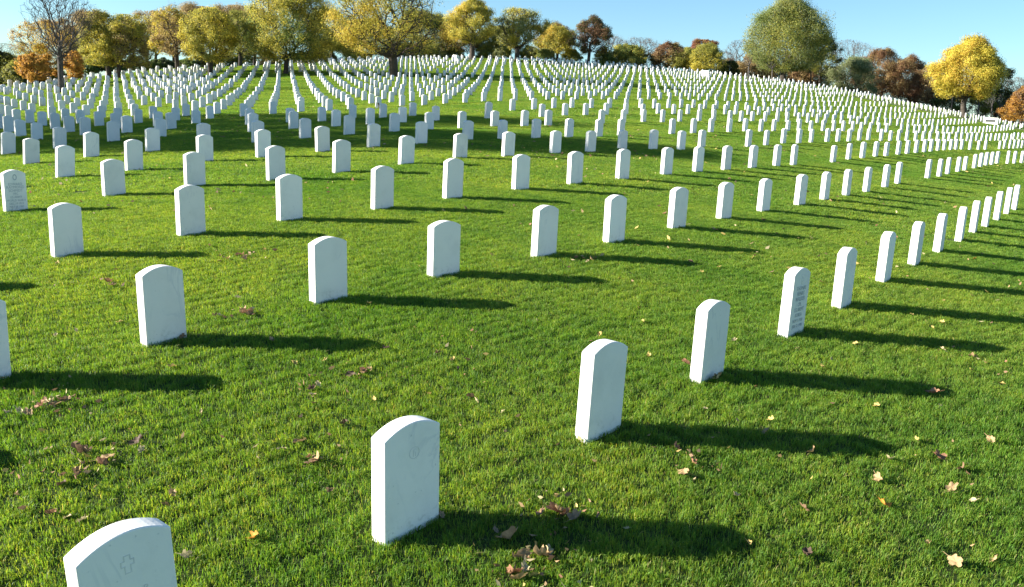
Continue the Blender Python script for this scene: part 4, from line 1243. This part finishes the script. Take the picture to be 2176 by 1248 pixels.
# fallen leaves: picture point, hue, size (cm)
HUES = {'t': ('tan', (0.36, 0.24, 0.12)), 'p': ('pale straw-coloured', (0.48, 0.39, 0.21)), 'b': ('brown', (0.22, 0.135, 0.075)), 'r': ('reddish brown', (0.31, 0.16, 0.09)),
        'o': ('orange', (0.62, 0.25, 0.04)), 'y': ('yellow', (0.46, 0.34, 0.11)), 'm': ('mauve-brown', (0.34, 0.23, 0.14)), 'd': ('dark brown', (0.10, 0.065, 0.045))}
LEAVES = """1983,841,r,11 1861,869,y,7 1997,867,p,6 1639,897,y,8 1945,940,y,9 2106,940,t,8 1727,968,t,10 1889,982,p,10 1993,977,r,11 2045,1003,b,9 1465,970,t,8 1470,989,r,7 1453,1013,t,10 1866,1025,t,9
1562,1060,p,8 2021,1043,t,9 1875,1078,o,9 2068,1069,p,6 2031,1201,t,10 2113,1196,t,7 1712,1187,d,8 1435,958,d,9 1705,1086,b,7 1972,1163,t,5 1628,923,m,7 1173,1091,r,9 1190,1096,t,9 1206,1101,r,10 1220,1107,m,9 1150,1098,b,8
1084,1154,m,14 1163,1178,p,10 1150,1192,t,11 1112,1185,t,8 1092,1228,r,11 1114,1216,p,9 1137,1232,y,9 1103,1240,t,9 1011,857,p,8 1069,881,p,6 796,854,y,7 733,907,d,8 938,1101,m,5 1051,1135,m,5 912,843,y,7
43,879,p,9 103,862,p,10 116,867,t,9 142,856,t,8 13,882,p,8 90,868,r,8 130,858,b,8 60,884,t,8 172,965,b,9 159,958,d,8 185,968,m,8 225,983,t,11 218,990,r,8 295,945,d,10 299,962,p,8 165,1005,y,9 162,1011,b,8 132,1036,d,8 635,947,t,9 602,960,p,6
548,980,p,5 672,983,t,10 664,990,b,9 106,1101,r,8 144,1107,p,8 175,1114,p,9 395,1187,p,9 543,1147,o,7 351,1081,b,6 367,1054,t,6 662,846,p,8 232,603,r,10 238,611,t,9 122,563,y,9 255,689,y,8 162,707,p,6 119,718,p,7 366,785,y,9 505,636,p,7 467,675,p,8
523,670,r,10 518,666,t,9 530,674,b,8 625,778,y,9 675,823,p,8 662,832,b,7 513,546,r,9 520,550,t,8 486,553,y,8 563,533,y,8 1600,551,y,9 1529,571,y,8 1491,581,y,8 1744,603,y,8 1456,776,r,9 1523,811,p,12 1528,807,t,9 1559,728,p,8 1819,735,y,8 2001,746,p,8 2069,763,t,9
1764,768,p,6 1746,784,y,7 2001,689,y,9 1936,672,y,8 2062,791,y,7 1863,867,y,7 1498,874,p,5 2072,553,o,8 1255,555,t,9 1264,552,y,9 1248,558,p,7 775,797,b,9 768,793,r,8 745,801,d,8 783,790,t,7 820,745,d,7 960,768,y,7 930,755,b,7 1380,760,y,8 1365,687,y,9
1045,545,y,9 785,650,y,8 1140,685,p,6 1275,715,y,8 690,770,y,6 505,545,b,7 388,722,b,8 575,728,m,8 455,676,b,6 1245,852,p,6 1000,850,b,8 880,700,y,6 700,1050,b,6 430,880,p,5 1330,1130,p,5 1980,700,y,7 2130,820,y,6 1590,1160,y,5"""


def leaf_shape(seed, size):
    """a dry lobed leaf, cupped and curled"""
    r = random.Random(seed)
    bm = bmesh.new()
    n = 20
    lobes = r.choice((5, 5, 7))
    ring, mid = [], []
    cup, twist, curl = r.uniform(0.6, 2.4), r.uniform(-1.6, 1.6), r.uniform(0.3, 1.8)

    def put(x, y):
        z = cup * (x * x * 1.1 + curl * y * y * .6) + twist * x * y
        return bm.verts.new((x * size * .72, y * size, (z * .55 + .12 + .10 * math.sin(x * 11 + seed) * math.cos(y * 9)) * size))
    c = put(0, 0)
    for i in range(n):
        a = 2 * math.pi * i / n
        q = 0.33 + 0.17 * abs(math.cos(lobes * a / 2)) ** 0.7 + r.uniform(-.03, .03)
        q *= 1.15 if abs(a - math.pi / 2) < .5 else 1
        ring.append(put(math.cos(a) * q, math.sin(a) * q))
        mid.append(put(math.cos(a) * q * .5, math.sin(a) * q * .5))
    for i in range(n):
        j = (i + 1) % n
        bm.faces.new((c, mid[i], mid[j]))
        bm.faces.new((mid[i], ring[i], ring[j], mid[j]))
    s = [bm.verts.new((dx, -size * y, (.12 + .25 * (y - .3)) * size)) for y, dx in ((.3, -.0015), (.3, .0015), (.85, .001), (.85, -.001))]
    bm.faces.new(s)
    me = bpy.data.meshes.new('fallen_leaf')
    bm.to_mesh(me)
    bm.free()
    for p in me.polygons:
        p.use_smooth = True
    return me


singles = [d for d in ALL if d.get('single') and not d.get('off') and d['row'] < 7]


def near_name(d):
    if d['m'] and (d['row'], d['k']) == (1, 0):
        return 'the headstone with the cross'
    if d['m'] and (d['row'], d['k']) == (1, 1):
        return 'the nearest whole headstone'
    if d['m'] and (d['row'], d['k']) == (4, 0):
        return 'the engraved headstone at left'
    rn = 'nearest row' if d['row'] == 1 else ORD[d['row']] + ' row'
    return "the %s's %s headstone" % (rn, ordinal(d['ord']))


leafs = []
for i, s in enumerate(LEAVES.split()):
    px, py, h, cm = s.split(',')
    g = ground_at(float(px), float(py))
    dd = sorted(singles, key=lambda d: (d['x'] - g.x) ** 2 + (d['y'] - g.y) ** 2)[0]
    leafs.append([g, h, float(cm) / 100, dd, math.hypot(dd['x'] - g.x, dd['y'] - g.y)])
bystone = {}
for L in leafs:
    bystone.setdefault(id(L[3]), []).append(L)
for k, L in bystone.items():
    for i, q in enumerate(sorted(L, key=lambda q: q[4])):
        q.append(i + 1)
        q.append(len(L))
lr = random.Random(5)
for i, (g, h, size, dd, dist, rk, tot) in enumerate(leafs):
    me = leaf_shape(i, size * (0.60 if h in 'py' else 0.80))
    a = me.attributes.new('tint', 'FLOAT_COLOR', 'FACE')
    c = HUES[h][1]
    cols = []
    for p in me.polygons:
        f = lr.uniform(.78, 1.2)
        cols += [c[0] * f, c[1] * f, c[2] * f, 1]
    a.data.foreach_set('color', cols)
    me.materials.append(M_LITTER)
    o = bpy.data.objects.new('fallen_leaf', me)
    COL.objects.link(o)
    o.location = (g.x, g.y, g.z + 0.014)
    o.rotation_euler = (lr.uniform(-.75, .75), lr.uniform(-.75, .75), lr.uniform(0, 6.28))
    pos = '' if tot == 1 else ('nearest leaf to ' if rk == 1 else '%s nearest leaf to ' % ordinal(rk))
    pos = pos or 'only leaf near '
    tag(o, 'curled %s leaf on grass, %s%s' % (HUES[h][0], pos, near_name(dd)), 'leaf', 'fallen leaves on the lawn')

# countless small leaf scraps farther up the lawn
n = 5200
r_ = np.random.default_rng(77)
yy = 3.5 + 52 * r_.uniform(0, 1, n) ** 0.75
xx = yy * np.tan(np.radians(r_.uniform(-32, 32, n)))
# thicker in drifts
dr = np.sin(xx * .5 + 1.2 * np.sin(yy * .4)) + np.sin(yy * .7 + xx * .23) + r_.normal(0, .8, n)
m_ = dr > 0.55
xx, yy = xx[m_], yy[m_]
zz = ground_z(xx, yy) + 0.03
# and gathered in small drifts
for px, py, k_, sp_ in ((60, 872, 70, .16), (120, 858, 40, .10), (172, 968, 60, .14), (225, 985, 25, .08), (140, 1036, 40, .14), (1180, 1098, 50, .10), (1105, 1222, 80, .12), (1160, 1185, 40, .09), (662, 840, 30, .12), (505, 548, 50, .22),
                        (780, 796, 40, .16), (1466, 978, 40, .10), (522, 672, 25, .10), (235, 606, 30, .14), (640, 950, 20, .10), (672, 985, 25, .09), (1256, 554, 30, .16), (960, 762, 40, .3), (2066, 770, 30, .16), (1990, 985, 25, .2)):
    g_ = ground_at(px, py)
    k_ = int(k_ * 0.42)
    xx = np.concatenate([xx, g_.x + r_.normal(0, sp_, k_)])
    yy = np.concatenate([yy, g_.y + r_.normal(0, sp_ * 1.2, k_)])
zz = ground_z(xx, yy) + 0.024
n = len(xx)
P = np.stack([xx, yy, zz], 1)
a = r_.normal(0, 1, (n, 3))
a[:, 2] *= .35
a /= np.linalg.norm(a, axis=1)[:, None]
b = np.cross(a, r_.normal(0, 1, (n, 3)))
b /= np.linalg.norm(b, axis=1)[:, None]
s = (0.016 + 0.022 * r_.uniform(0, 1, n) ** 2)[:, None] * np.clip(yy / 9, .62, 1.5)[:, None]
q = np.stack([P - a * s, P + b * s * .6, P + a * s * 1.1 + np.array([0, 0, .008]), P - b * s * .55], 1)
pal = np.array([HUES[h][1] for h in 'ytpbrbt'])
c = pal[r_.integers(0, len(pal), n)] * r_.uniform(.7, 1.1, (n, 1))
o = obj('leaf_litter', mesh_np('leaf_litter', q.reshape(-1, 3), np.arange(4 * n).reshape(n, 4), [M_LITTER], c))
tag(o, 'countless tiny yellow and brown leaf scraps strewn over the lawn', 'leaf litter', kind='stuff')
